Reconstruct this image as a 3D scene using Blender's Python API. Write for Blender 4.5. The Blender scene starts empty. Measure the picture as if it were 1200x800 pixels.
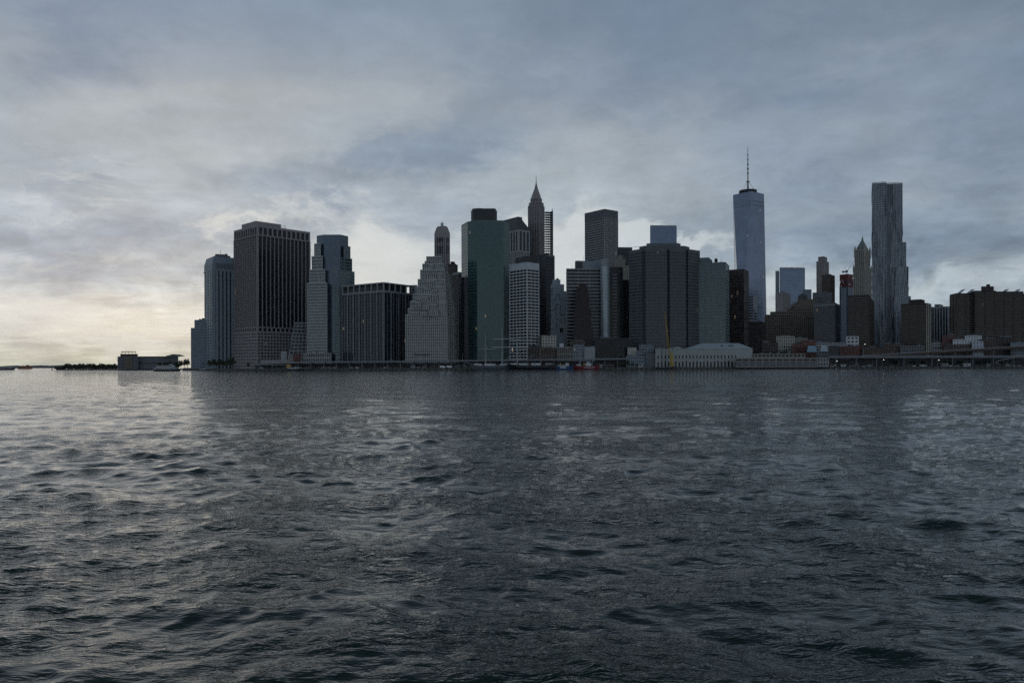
import bpy, bmesh, math, random
import numpy as np
from mathutils import Vector, Matrix, noise as mnoise

random.seed(7)
rng = np.random.default_rng(11)
SC = bpy.context.scene
COL = SC.collection

# ------------------------------------------------------------------ camera
F = 900.0          # focal length in photo pixels (1200 wide)
CX, HY = 600.0, 429.3
CH = 3.5           # eye height above the water
ROLL = 0.003
cam_d = bpy.data.cameras.new("camera"); cam = bpy.data.objects.new("camera", cam_d); COL.objects.link(cam)
cam_d.sensor_width = 36.0; cam_d.lens = 36.0 * F / 1200.0
cam_d.shift_y = (HY - 400.0) / 1200.0
cam_d.clip_start = 0.1; cam_d.clip_end = 60000
_c, _s = math.cos(ROLL), math.sin(ROLL)
cam.matrix_world = Matrix(((_c, _s, 0, 0), (0, 0, -1, 0), (-_s, _c, 0, CH), (0, 0, 0, 1)))
SC.camera = cam

# ------------------------------------------------------------------ view
SC.view_settings.view_transform = 'Standard'; SC.view_settings.look = 'None'
SC.view_settings.gamma = 1.0; SC.view_settings.use_curve_mapping = False
SC.view_settings.exposure = 0.0
SC.render.engine = 'CYCLES'
SC.cycles.use_denoising = False; SC.cycles.denoiser = 'OPENIMAGEDENOISE'
SC.cycles.max_bounces = 5; SC.cycles.diffuse_bounces = 2; SC.cycles.glossy_bounces = 3
SC.cycles.transmission_bounces = 2; SC.cycles.volume_bounces = 0
SC.cycles.caustics_reflective = False; SC.cycles.caustics_refractive = False
SC.cycles.sample_clamp_indirect = 3.0

# ------------------------------------------------------------------ node helper
class NT:
    def __init__(s, tree): s.t = tree; s.n = tree.nodes; s.l = tree.links
    def new(s, k, **kw):
        n = s.n.new(k)
        for a, b in kw.items(): setattr(n, a, b)
        return n
    def put(s, sock, v):
        if isinstance(v, bpy.types.NodeSocket): s.l.new(v, sock)
        elif isinstance(v, (tuple, list)):
            v = tuple(v)
            if sock.type == 'RGBA' and len(v) == 3: v = v + (1,)
            sock.default_value = v
        else: sock.default_value = v
    def math(s, op, a, b=0.0, c=None, clamp=False):
        n = s.new('ShaderNodeMath', operation=op, use_clamp=clamp)
        s.put(n.inputs[0], a); s.put(n.inputs[1], b)
        if c is not None: s.put(n.inputs[2], c)
        return n.outputs[0]
    def vec(s, op, a, b=None, scale=None):
        n = s.new('ShaderNodeVectorMath', operation=op); s.put(n.inputs[0], a)
        if b is not None: s.put(n.inputs[1], b)
        if scale is not None: s.put(n.inputs['Scale'], scale)
        return n.outputs['Value'] if op in ('DOT_PRODUCT', 'LENGTH') else n.outputs[0]
    def mix(s, f, a, b, blend='MIX'):
        n = s.new('ShaderNodeMix', data_type='RGBA', blend_type=blend)
        s.put(n.inputs[0], f); s.put(n.inputs[6], a); s.put(n.inputs[7], b); return n.outputs[2]
    def noise(s, v, scale, detail=4, rough=0.5, dist=0.0, dim='3D'):
        n = s.new('ShaderNodeTexNoise', noise_dimensions=dim)
        s.put(n.inputs['Vector'], v); s.put(n.inputs['Scale'], scale); s.put(n.inputs['Detail'], detail)
        s.put(n.inputs['Roughness'], rough); s.put(n.inputs['Distortion'], dist); return n.outputs[0]
    def ramp(s, f, stops):
        n = s.new('ShaderNodeValToRGB'); e = n.color_ramp.elements
        while len(e) < len(stops): e.new(0.5)
        for k, (p, c) in enumerate(stops):
            e[k].position = p; e[k].color = (c, c, c, 1) if isinstance(c, (int, float)) else tuple(c) + (1,)
        s.put(n.inputs[0], f); return n.outputs[0]
    def rng(s, v, a, b, c=0.0, d=1.0, smooth=True):
        n = s.new('ShaderNodeMapRange', interpolation_type='SMOOTHSTEP' if smooth else 'LINEAR')
        s.put(n.inputs[0], v); s.put(n.inputs[1], a); s.put(n.inputs[2], b); s.put(n.inputs[3], c); s.put(n.inputs[4], d)
        return n.outputs[0]

# ------------------------------------------------------------------ world: dusk sky, low sun behind broken cloud
SUN_AZ = math.radians(-26)      # measured from +Y (straight ahead) towards +X
SUN_EL = math.radians(7)
w = bpy.data.worlds.new("World"); SC.world = w; w.use_nodes = True
k = NT(w.node_tree); k.n.clear()
tc = k.new('ShaderNodeTexCoord').outputs['Generated']
d = k.vec('NORMALIZE', tc)
sx = k.new('ShaderNodeSeparateXYZ'); k.put(sx.inputs[0], d); X, Y, Z = sx.outputs
ZC = k.math('MAXIMUM', Z, 0.0)
sky = k.new('ShaderNodeTexSky', sky_type='NISHITA'); sky.sun_disc = False
sky.sun_elevation = SUN_EL; sky.sun_rotation = SUN_AZ; sky.air_density = 1.4; sky.dust_density = 2.5
nish = k.vec('SCALE', sky.outputs[0], scale=0.05)
# cloud deck: direction projected on a layer above the city
den = k.math('ADD', ZC, 0.13)
px_ = k.math('DIVIDE', X, den); py_ = k.math('DIVIDE', Y, den)
cv = k.new('ShaderNodeCombineXYZ'); k.put(cv.inputs[0], px_); k.put(cv.inputs[1], py_); k.put(cv.inputs[2], 0.35)
P_ = cv.outputs[0]
mp = k.new('ShaderNodeMapping'); k.put(mp.inputs[0], P_); mp.inputs['Rotation'].default_value = (0, 0, math.radians(-34)); mp.inputs['Scale'].default_value = (0.7, 1.25, 1)
big = k.noise(mp.outputs[0], 1.25, 4, 0.5, 0.7)
mp2 = k.new('ShaderNodeMapping'); k.put(mp2.inputs[0], P_); mp2.inputs['Rotation'].default_value = (0, 0, math.radians(12)); mp2.inputs['Scale'].default_value = (0.8, 1.0, 1); mp2.inputs['Location'].default_value = (3.1, 1.7, 4)
mid = k.noise(mp2.outputs[0], 3.2, 7, 0.56, 0.55)
fine = k.noise(mp2.outputs[0], 9.0, 6, 0.6, 0.4)
# angular helpers (azimuth tangent, elevation tangent for the forward half)
hyp = k.math('SQRT', k.math('ADD', k.math('MULTIPLY', X, X), k.math('MULTIPLY', Y, Y)))
el = k.math('DIVIDE', ZC, k.math('MAXIMUM', hyp, 0.02))
sunv = (math.sin(SUN_AZ) * math.cos(0.05), math.cos(SUN_AZ) * math.cos(0.05), math.sin(0.05))
cs = k.vec('DOT_PRODUCT', d, sunv)
# base colour by elevation: low, middle, high ; sun side and far side
lo_l, lo_r = (0.60, 0.56, 0.43), (0.29, 0.36, 0.42)
t_sun = k.rng(cs, 0.62, 0.985)
def elramp(stops): return k.ramp(k.math('MULTIPLY', el, 1.0, clamp=True), stops)
sunside = elramp([(0.0, (0.60, 0.62, 0.52)), (0.035, (0.80, 0.80, 0.70)), (0.06, (0.74, 0.77, 0.73)), (0.12, (0.50, 0.57, 0.63)), (0.22, (0.40, 0.475, 0.55)), (0.34, (0.37, 0.42, 0.48)), (0.46, (0.245, 0.315, 0.41)), (0.75, (0.095, 0.13, 0.18)), (1.0, (0.085, 0.115, 0.155))])
farside = elramp([(0.0, (0.44, 0.49, 0.51)), (0.06, (0.50, 0.56, 0.59)), (0.13, (0.32, 0.385, 0.45)), (0.22, (0.34, 0.40, 0.47)), (0.34, (0.275, 0.335, 0.41)), (0.46, (0.21, 0.265, 0.34)), (0.75, (0.09, 0.12, 0.165)), (1.0, (0.085, 0.115, 0.155))])
base = k.mix(t_sun, farside, sunside)
# thick cloud darkens and blues, thin cloud lets light through
bigc = k.rng(big, 0.30, 0.68)
dark = k.mix(bigc, (0.86, 0.90, 0.96), (1.06, 1.05, 1.02))
col = k.vec('MULTIPLY', base, dark)
midc = k.math('SUBTRACT', mid, 0.5)
lowband = k.rng(el, 0.04, 0.34, 1.0, 0.22)
amp = k.math('MULTIPLY', midc, k.math('MULTIPLY', lowband, 0.85))
finec = k.math('MULTIPLY', k.math('SUBTRACT', fine, 0.5), k.math('MULTIPLY', lowband, 0.35))
gain = k.math('ADD', 1.0, k.math('ADD', amp, finec))
col = k.vec('SCALE', col, scale=gain)
# individual cloud masses, breaks and painted corner darkening: (azimuth, elevation, half width, half height, tilt) as tangents, ragged by noise
azt = k.math('DIVIDE', X, k.math('MAXIMUM', Y, 0.08)); elt = k.math('DIVIDE', Z, k.math('MAXIMUM', Y, 0.08))
md = k.new('ShaderNodeMapping'); k.put(md.inputs[0], d); md.inputs['Scale'].default_value = (1, 1, 2.0)
w1 = k.math('SUBTRACT', k.noise(md.outputs[0], 5.5, 6, 0.62), 0.5); w2 = k.math('SUBTRACT', k.noise(md.outputs[0], 7.0, 6, 0.62, 0.5), 0.5)
azw = k.math('ADD', azt, k.math('MULTIPLY', w1, 0.42)); elw = k.math('ADD', elt, k.math('MULTIPLY', w2, 0.24))
def blob(a0, e0, sa, se, tilt=0.0):
    ct, st_ = math.cos(math.radians(tilt)), math.sin(math.radians(tilt))
    a = k.math('SUBTRACT', azw, a0); b = k.math('SUBTRACT', elw, e0)
    u = k.math('ADD', k.math('MULTIPLY', a, ct / sa), k.math('MULTIPLY', b, st_ / sa)); v = k.math('SUBTRACT', k.math('MULTIPLY', b, ct / se), k.math('MULTIPLY', a, st_ / se))
    return k.math('POWER', 2.7183, k.math('MULTIPLY', k.math('ADD', k.math('MULTIPLY', u, u), k.math('MULTIPLY', v, v)), -1.0))
front = k.rng(Y, 0.1, 0.45)
def total(lst):
    acc = None
    for wgt, *q in lst:
        g_ = k.math('MULTIPLY', blob(*q), wgt); acc = g_ if acc is None else k.math('ADD', acc, g_)
    return k.math('MULTIPLY', acc, front)
darkm = total([(0.9, -.59, .41, .09, .045, 10), (0.7, -.03, .36, .25, .06, 42), (0.8, -.15, .27, .10, .04, 20), (0.7, .62, .26, .14, .10, 30), (1.0, -.56, .175, .26, .035, 0), (0.5, -.33, .255, .12, .02, -8), (0.5, .30, .20, .25, .03, 8), (0.5, .42, .42, .3, .04, 15), (.6, .50, .17, .16, .03, 0), (.6, -.46, .115, .18, .018, 0), (.55, .70, .47, .16, .10, -20), (.45, -.70, .49, .14, .07, 20), (.4, .18, .40, .10, .05, 30)])  # highest outer left and right pair: vignette-like corner darkening put into the sky colour
warmm = total([(1.0, -.42, .32, .22, .10, -12), (0.7, .16, .28, .22, .07, 10), (.5, -.1, .2, .2, .05, 0), (.5, .5, .33, .18, .05, 0)])
brm = total([(0.6, -.30, .195, .11, .018, 0), (1.2, -.16, .13, .10, .05, 0), (0.5, -.62, .225, .09, .010, 0), (1.3, .04, .12, .09, .06, 15), (.8, .02, .195, .05, .025, 0), (1.0, .34, .105, .10, .03, 0), (0.9, .62, .105, .13, .028, 5), (.35, -.36, .20, .08, .012, 10), (1.1, .17, .165, .11, .022, 0), (.9, -.60, .055, .3, .025, 0), (.5, -.62, .13, .16, .012, 0)])
tex = k.noise(md.outputs[0], 16.0, 7, 0.62, 0.3); txc = k.math('SUBTRACT', tex, 0.5)
col = k.vec('SCALE', col, scale=k.math('ADD', 1.0, k.math('MULTIPLY', txc, k.rng(el, 0.05, 0.42, 0.75, 0.32))))
col = k.vec('MULTIPLY', col, k.mix(k.math('MULTIPLY', warmm, 1.0, clamp=True), (1, 1, 1), (1.05, 1.02, 0.99)))
col = k.vec('MULTIPLY', col, k.mix(k.math('MULTIPLY', darkm, 1.0, clamp=True), (1, 1, 1), (0.66, 0.72, 0.80)))
edge = k.rng(k.math('ADD', brm, k.math('MULTIPLY', txc, 0.8)), 0.10, 1.15)
brc = k.mix(t_sun, (0.62, 0.70, 0.74), (0.78, 0.80, 0.77))
col = k.mix(k.math('MULTIPLY', edge, 0.68), col, brc)
# two small dark scraps of cloud low on the right
def scrap(u, v, su, sv, tilt):
    az = k.math('DIVIDE', X, k.math('MAXIMUM', Y, 0.05)); e2 = k.math('DIVIDE', Z, k.math('MAXIMUM', Y, 0.05))
    a = k.math('SUBTRACT', az, u); b = k.math('SUBTRACT', e2, v)
    b = k.math('SUBTRACT', b, k.math('MULTIPLY', a, tilt))
    r = k.math('ADD', k.math('POWER', k.math('ABSOLUTE', k.math('DIVIDE', a, su)), 2.0), k.math('POWER', k.math('ABSOLUTE', k.math('DIVIDE', b, sv)), 2.0))
    r = k.math('ADD', r, k.math('MULTIPLY', k.math('SUBTRACT', k.noise(d, 60, 4, 0.6), 0.5), 2.2))
    return k.math('MULTIPLY', k.rng(r, 0.0, 1.2, 1.0, 0.0), 0.26)
for q in ((0.527, 0.156, 0.014, 0.010, 0.9), (0.543, 0.112, 0.010, 0.014, 0.2)):
    col = k.mix(scrap(*q), col, (0.14, 0.17, 0.20))
col = k.mix(0.05, col, nish)
# the eastern cloud deck (behind the camera) faces the low sun
fade = k.rng(Y, -0.2, 0.2, 1.3, 1.0)
col = k.vec('SCALE', col, scale=fade)
below = k.rng(Z, -0.02, 0.0, 0.0, 1.0)
col = k.mix(below, (0.05, 0.06, 0.07), col)
bg = k.new('ShaderNodeBackground'); k.put(bg.inputs[0], col); bg.inputs[1].default_value = 1.0
wo = k.new('ShaderNodeOutputWorld'); k.l.new(bg.outputs[0], wo.inputs[0])

# ------------------------------------------------------------------ sun, veiled by cloud
sl = bpy.data.lights.new("sun", 'SUN'); sl.energy = 0.05; sl.angle = math.radians(40); sl.color = (1.0, 0.92, 0.82)
so = bpy.data.objects.new("sun", sl); COL.objects.link(so)
sdir = Vector((math.sin(SUN_AZ) * math.cos(SUN_EL), math.cos(SUN_AZ) * math.cos(SUN_EL), math.sin(SUN_EL)))
so.rotation_euler = sdir.to_track_quat('Z', 'Y').to_euler(); so.location = (0, 0, 300)

# ------------------------------------------------------------------ photo pixel -> world
def W(px, py, Yd):
    dx, dy = px - CX, HY - py
    u, v = dx + ROLL * dy, dy - ROLL * dx
    return Vector((u / F * Yd, Yd, CH + v / F * Yd))
def U(px, py=400): return (px - CX + ROLL * (HY - py)) / F
def ZZ(px, py, Yd): return W(px, py, Yd).z
GZ = 2.0           # quay level

# ------------------------------------------------------------------ materials
MATS = {}
def wallmat(name, col, rough=0.8, var=0.25, scale=0.15, metal=0.0, streak=0.25, brick=None):
    if name in MATS: return MATS[name]
    m = bpy.data.materials.new(name); m.use_nodes = True; MATS[name] = m
    k = NT(m.node_tree); b = k.n['Principled BSDF']
    oc = k.new('ShaderNodeTexCoord').outputs['Object']
    n1 = k.noise(oc, scale, 5, 0.6)
    mp = k.new('ShaderNodeMapping'); k.put(mp.inputs[0], oc); mp.inputs['Scale'].default_value = (1, 1, 0.06)
    n2 = k.noise(mp.outputs[0], scale * 6, 3, 0.6)
    g = k.math('ADD', 1.0, k.math('MULTIPLY', k.math('SUBTRACT', n1, 0.5), 2 * var))
    g = k.math('MULTIPLY', g, k.math('ADD', 1.0, k.math('MULTIPLY', k.math('SUBTRACT', n2, 0.5), 2 * streak)))
    c = k.vec('SCALE', tuple(col), scale=g)
    if brick:
        sp = k.new('ShaderNodeSeparateXYZ'); k.put(sp.inputs[0], oc)
        row = k.math('FRACT', k.math('DIVIDE', sp.outputs[2], brick))
        c = k.vec('SCALE', c, scale=k.rng(row, 0.80, 0.9, 1.0, 0.6))
    k.put(b.inputs['Base Color'], c); b.inputs['Roughness'].default_value = rough; b.inputs['Metallic'].default_value = metal
    return m
def glassmat(name, col, rough=0.12, ior=1.6, metal=0.0, bay=1.6, fl=3.9, blind=(0.10, 0.10, 0.09), blindp=0.18, lit=0.0, wob=0.012, joint=0.0, litstr=0.5):
    if name in MATS: return MATS[name]
    m = bpy.data.materials.new(name); m.use_nodes = True; MATS[name] = m
    k = NT(m.node_tree); b = k.n['Principled BSDF']
    oc = k.new('ShaderNodeTexCoord').outputs['Object']
    ge = k.new('ShaderNodeNewGeometry'); N = ge.outputs['True Normal']
    t = k.vec('NORMALIZE', k.vec('CROSS_PRODUCT', N, (0, 0, 1)))
    u = k.math('DIVIDE', k.vec('DOT_PRODUCT', oc, t), bay)
    sp = k.new('ShaderNodeSeparateXYZ'); k.put(sp.inputs[0], oc)
    v = k.math('DIVIDE', sp.outputs[2], fl)
    cu, cvv = k.math('FLOOR', u), k.math('FLOOR', v)
    cb = k.new('ShaderNodeCombineXYZ'); k.put(cb.inputs[0], cu); k.put(cb.inputs[1], cvv); k.put(cb.inputs[2], k.math('ADD', k.math('FLOOR', k.math('MULTIPLY', k.vec('DOT_PRODUCT', t, (3.1, 7.7, 0)), 3)), k.math('FLOOR', k.math('MULTIPLY', k.new('ShaderNodeObjectInfo').outputs['Random'], 997.0))))
    wn = k.new('ShaderNodeTexWhiteNoise', noise_dimensions='3D'); k.put(wn.inputs[0], cb.outputs[0])
    r, rc = wn.outputs[0], wn.outputs[1]
    fr = k.noise(oc, 0.03, 3, 0.5)
    isb = k.math('LESS_THAN', r, blindp)
    c = k.mix(isb, tuple(col), tuple(blind))
    c = k.vec('SCALE', c, scale=k.math('ADD', 0.62, k.math('MULTIPLY', fr, 0.8)))
    if joint > 0:
        fu, fv = k.math('FRACT', u), k.math('FRACT', v)
        j = k.math('MINIMUM', k.rng(fu, 0.0, 0.10, 1 - joint, 1), k.rng(fv, 0.0, 0.25, 1 - joint, 1))
        c = k.vec('SCALE', c, scale=j)
        k.put(b.inputs['Roughness'], k.math('ADD', rough, k.math('MULTIPLY', k.math('SUBTRACT', 1.0, j), 0.5)))
    else:
        b.inputs['Roughness'].default_value = rough
    k.put(b.inputs['Base Color'], c)
    b.inputs['IOR'].default_value = ior; b.inputs['Metallic'].default_value = metal
    off = k.vec('SCALE', k.vec('SUBTRACT', rc, (0.5, 0.5, 0.5)), scale=wob * 2)
    k.put(b.inputs['Normal'], k.vec('NORMALIZE', k.vec('ADD', ge.outputs['Normal'], off)))
    if lit > 0:
        s2 = k.new('ShaderNodeSeparateColor'); k.put(s2.inputs[0], rc)
        e = k.math('GREATER_THAN', s2.outputs[1], 1 - lit)
        b.inputs['Emission Color'].default_value = (1.0, 0.78, 0.5, 1)
        k.put(b.inputs['Emission Strength'], k.math('MULTIPLY', e, k.math('MULTIPLY', s2.outputs[2], litstr)))
    return m
def emat(name, col, s):
    m = bpy.data.materials.new(name); m.use_nodes = True; b = m.node_tree.nodes['Principled BSDF']
    b.inputs['Emission Color'].default_value = tuple(col) + (1,); b.inputs['Emission Strength'].default_value = s
    return m

# ------------------------------------------------------------------ mesh collector
class M:
    def __init__(s, name=None, mat=None): s.v = []; s.f = []; s.name = name; s.mat = mat; s.sub = []
    def add(s, vs, fs):
        o = len(s.v); s.v += [tuple(v) for v in vs]; s.f += [tuple(i + o for i in f) for f in fs]; return s
    def prism(s, poly, z0, z1, top=None):
        n = len(poly); tp = top or poly
        vs = [(p[0], p[1], z0) for p in poly] + [(p[0], p[1], z1) for p in tp]
        fs = [(i, (i + 1) % n, n + (i + 1) % n, n + i) for i in range(n)] + [tuple(range(n, 2 * n)), tuple(reversed(range(n)))]
        return s.add(vs, fs)
    def box(s, c, sz, rz=0.0):
        ca, sa = math.cos(rz), math.sin(rz); hx, hy = sz[0] / 2, sz[1] / 2
        poly = [(c[0] + x * ca - y * sa, c[1] + x * sa + y * ca) for x, y in ((-hx, -hy), (hx, -hy), (hx, hy), (-hx, hy))]
        return s.prism(poly, c[2], c[2] + sz[2])
    def obox(s, p, q, u0, u1, o0, o1, z0, z1):
        """box along edge p->q (metres u0..u1 along it), o0..o1 outwards, z0..z1"""
        dx, dy = q[0] - p[0], q[1] - p[1]; L = math.hypot(dx, dy); dx /= L; dy /= L; nx, ny = dy, -dx
        pt = lambda u, o: (p[0] + dx * u + nx * o, p[1] + dy * u + ny * o)
        return s.prism([pt(u0, o1), pt(u1, o1), pt(u1, o0), pt(u0, o0)], z0, z1)
    def tube(s, p, q, r0, r1=None, n=6):
        r1 = r0 if r1 is None else r1; p, q = Vector(p), Vector(q); a = (q - p).normalized()
        x = a.orthogonal().normalized(); y = a.cross(x); vs = []
        for c, r in ((p, r0), (q, r1)):
            for i in range(n):
                t = 2 * math.pi * i / n; vs.append(c + x * (r * math.cos(t)) + y * (r * math.sin(t)))
        fs = [(i, (i + 1) % n, n + (i + 1) % n, n + i) for i in range(n)] + [tuple(reversed(range(n))), tuple(range(n, 2 * n))]
        return s.add(vs, fs)
    def ring(s, c, prof, n=16):
        """lathe of (r, z) profile around a vertical axis at c"""
        vs = []
        for r, z in prof:
            for i in range(n):
                t = 2 * math.pi * i / n; vs.append((c[0] + r * math.cos(t), c[1] + r * math.sin(t), c[2] + z))
        fs = []
        for j in range(len(prof) - 1):
            for i in range(n):
                a, b_ = j * n + i, j * n + (i + 1) % n; fs.append((a, b_, b_ + n, a + n))
        fs.append(tuple(reversed(range(n)))); fs.append(tuple(range((len(prof) - 1) * n, len(prof) * n)))
        return s.add(vs, fs)
    def build(s, name, mat, parent=None, org=(0, 0, 0), smooth=False):
        me = bpy.data.meshes.new(name)
        ox, oy, oz = org
        me.from_pydata([(a - ox, b - oy, c - oz) for a, b, c in s.v], [], s.f); me.update()
        if smooth:
            for p in me.polygons: p.use_smooth = True
        me.materials.append(mat)
        o = bpy.data.objects.new(name, me); COL.objects.link(o)
        if parent: o.parent = parent
        else: o.location = org
        return o

class T:
    """one thing: an Empty at its base that parents its parts"""
    def __init__(s, name, label, cat, loc, group=None, kind=None):
        s.name, s.loc = name, Vector(loc); s.parts = []; s.by = {}
        s.o = bpy.data.objects.new(name, None); COL.objects.link(s.o); s.o.location = loc
        s.o['label'] = label; s.o['category'] = cat
        if group: s.o['group'] = group
        if kind: s.o['kind'] = kind
    def m(s, name, mat):           # the one part of that name
        if name not in s.by: s.by[name] = s.new(name, mat)
        return s.by[name]
    def new(s, name, mat, parent=None):
        p = M(name, mat); (parent.sub if parent else s.parts).append(p); return p
    def done(s):
        for p in s.parts:
            if not p.v: continue
            o = p.build(p.name, p.mat, s.o, s.loc)
            for q in p.sub:
                if q.v: q.build(q.name, q.mat, o, s.loc)
        return s.o
def copy_tree(o, parent=None):
    c = o.copy(); COL.objects.link(c)
    if parent: c.parent = parent; c.matrix_parent_inverse = o.matrix_parent_inverse
    for ch in list(o.children): copy_tree(ch, c)
    return c

# ------------------------------------------------------------------ footprints and facades
def quad(px0, pxc, px2, Yc, a, dl=None, dr=None):
    """near corner seen at pxc; left face reaches px0, right face px2; right face runs at angle a away from the picture plane"""
    a = math.radians(a); C = Vector((U(pxc) * Yc, Yc)); Dr = Vector((math.cos(a), math.sin(a))); Dl = Vector((-math.sin(a), math.cos(a)))
    def ext(D, px, dflt):
        if dflt: return dflt
        u = U(px); den = D.x - u * D.y
        wv = (u * C.y - C.x) / den if abs(den) > 1e-6 else 30
        if not (1.0 < wv < 160): print('QUAD', px0, pxc, px2, 'width', round(wv, 1)); wv = min(max(abs(wv), 8), 90)
        return wv
    wl, wr = ext(Dl, px0, dl), ext(Dr, px2, dr)
    q = [C, C + Dr * wr, C + Dr * wr + Dl * wl, C + Dl * wl]
    if abs(pxc - px0) < .6 or dl:                 # seen square on: keep its far side within the width of the front
        yb = C.y + wl
        q[3] = Vector((U(px0) * yb if px0 > 600 else q[3].x, yb)); q[2] = Vector((U(px2) * yb if px2 < 600 else q[1].x, yb))
    return [tuple(p) for p in q]
def sub(q, s0, s1, t0, t1):
    """part of a quad in its own coordinates, s along the right face, t along the left face"""
    C, R, B, L = [Vector(p) for p in q]; er, el_ = R - C, L - C
    return [tuple(C + er * s + el_ * t) for s, t in ((s0, t0), (s1, t0), (s1, t1), (s0, t1))]
def grow(poly, g):
    c = Vector((sum(p[0] for p in poly) / len(poly), sum(p[1] for p in poly) / len(poly)))
    out = []
    n = len(poly)
    for i in range(n):
        a, b, c_ = Vector(poly[i - 1]), Vector(poly[i]), Vector(poly[(i + 1) % n])
        d1 = (b - a).normalized(); d2 = (c_ - b).normalized(); n1 = Vector((d1.y, -d1.x)); n2 = Vector((d2.y, -d2.x))
        m_ = (n1 + n2); m_ = m_ / max(m_.dot(n1), 0.2)
        out.append(tuple(b + m_ * g))
    return out
def ctr(q): return (sum(p[0] for p in q) / len(q), sum(p[1] for p in q) / len(q), GZ)

def S(wall, glass, fl=3.8, bay=3.0, pw=0.7, sh=1.2, d=0.45, piers=True, bands=True, par=1.2, bd=None, edge=None, bm=None):
    return dict(wall=wall, glass=glass, fl=fl, bay=bay, pw=pw, sh=sh, d=d, piers=piers, bands=bands, par=par, bd=bd, edge=edge, bm=bm)
def facade(t, poly, z0, z1, st, wn='wall', gn='window_glass', cap=True, sides=None):
    W_, G = t.m(wn, st['wall']), t.m(gn, st['glass'])
    G.prism(grow(poly, -0.02), z0, z1 - 0.3)
    n = len(poly)
    for i in range(n):
        p, q = poly[i], poly[(i + 1) % n]; dx, dy = q[0] - p[0], q[1] - p[1]; L = math.hypot(dx, dy)
        if L < 0.4: continue
        nrm = (dy / L, -dx / L); mx, my = (p[0] + q[0]) / 2, (p[1] + q[1]) / 2; r = math.hypot(mx, my)
        back = (nrm[0] * -mx + nrm[1] * -my) / r < -0.45
        ss = dict(st)
        if sides and i in sides: ss.update(sides[i])
        d = ss['d']
        if back:
            W_.obox(p, q, -d + .03, L + d - .03, -0.3, d, z1 - ss['par'], z1); continue
        if ss['piers']:
            nb = max(1, round(L / ss['bay']))
            e = ss['edge'] or ss['pw']
            for j in range(nb + 1):
                u = L * j / nb
                if j == 0: W_.obox(p, q, -d + .03, e * 0.6, -0.3, d, z0, z1 - ss['par'])
                elif j == nb: W_.obox(p, q, L - e * 0.6, L + d - .03, -0.3, d, z0, z1 - ss['par'])
                else: W_.obox(p, q, u - ss['pw'] / 2, u + ss['pw'] / 2, -0.3, d, z0, z1 - ss['par'])
        if ss['bands']:
            nf = max(1, round((z1 - ss['par'] - z0) / ss['fl'])); bd = ss['bd'] if ss['bd'] is not None else d - 0.08
            h = (z1 - ss['par'] - z0) / nf
            for j in range(nf):
                zb = z0 + h * j
                (t.m('balcony_band', ss['bm']) if ss['bm'] else W_).obox(p, q, -bd + .03, L + bd - .03, -0.3, bd, zb, zb + ss['sh'])
        W_.obox(p, q, -d + .03, L + d - .03, -0.3, d + 0.02, z1 - ss['par'], z1)
    if cap:
        t.new('roof', MATS['roofing']).prism(grow(poly, -0.35), z1 - 0.9, z1 - 0.35)
wallmat('roofing', (0.10, 0.10, 0.10), 0.9)
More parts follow.
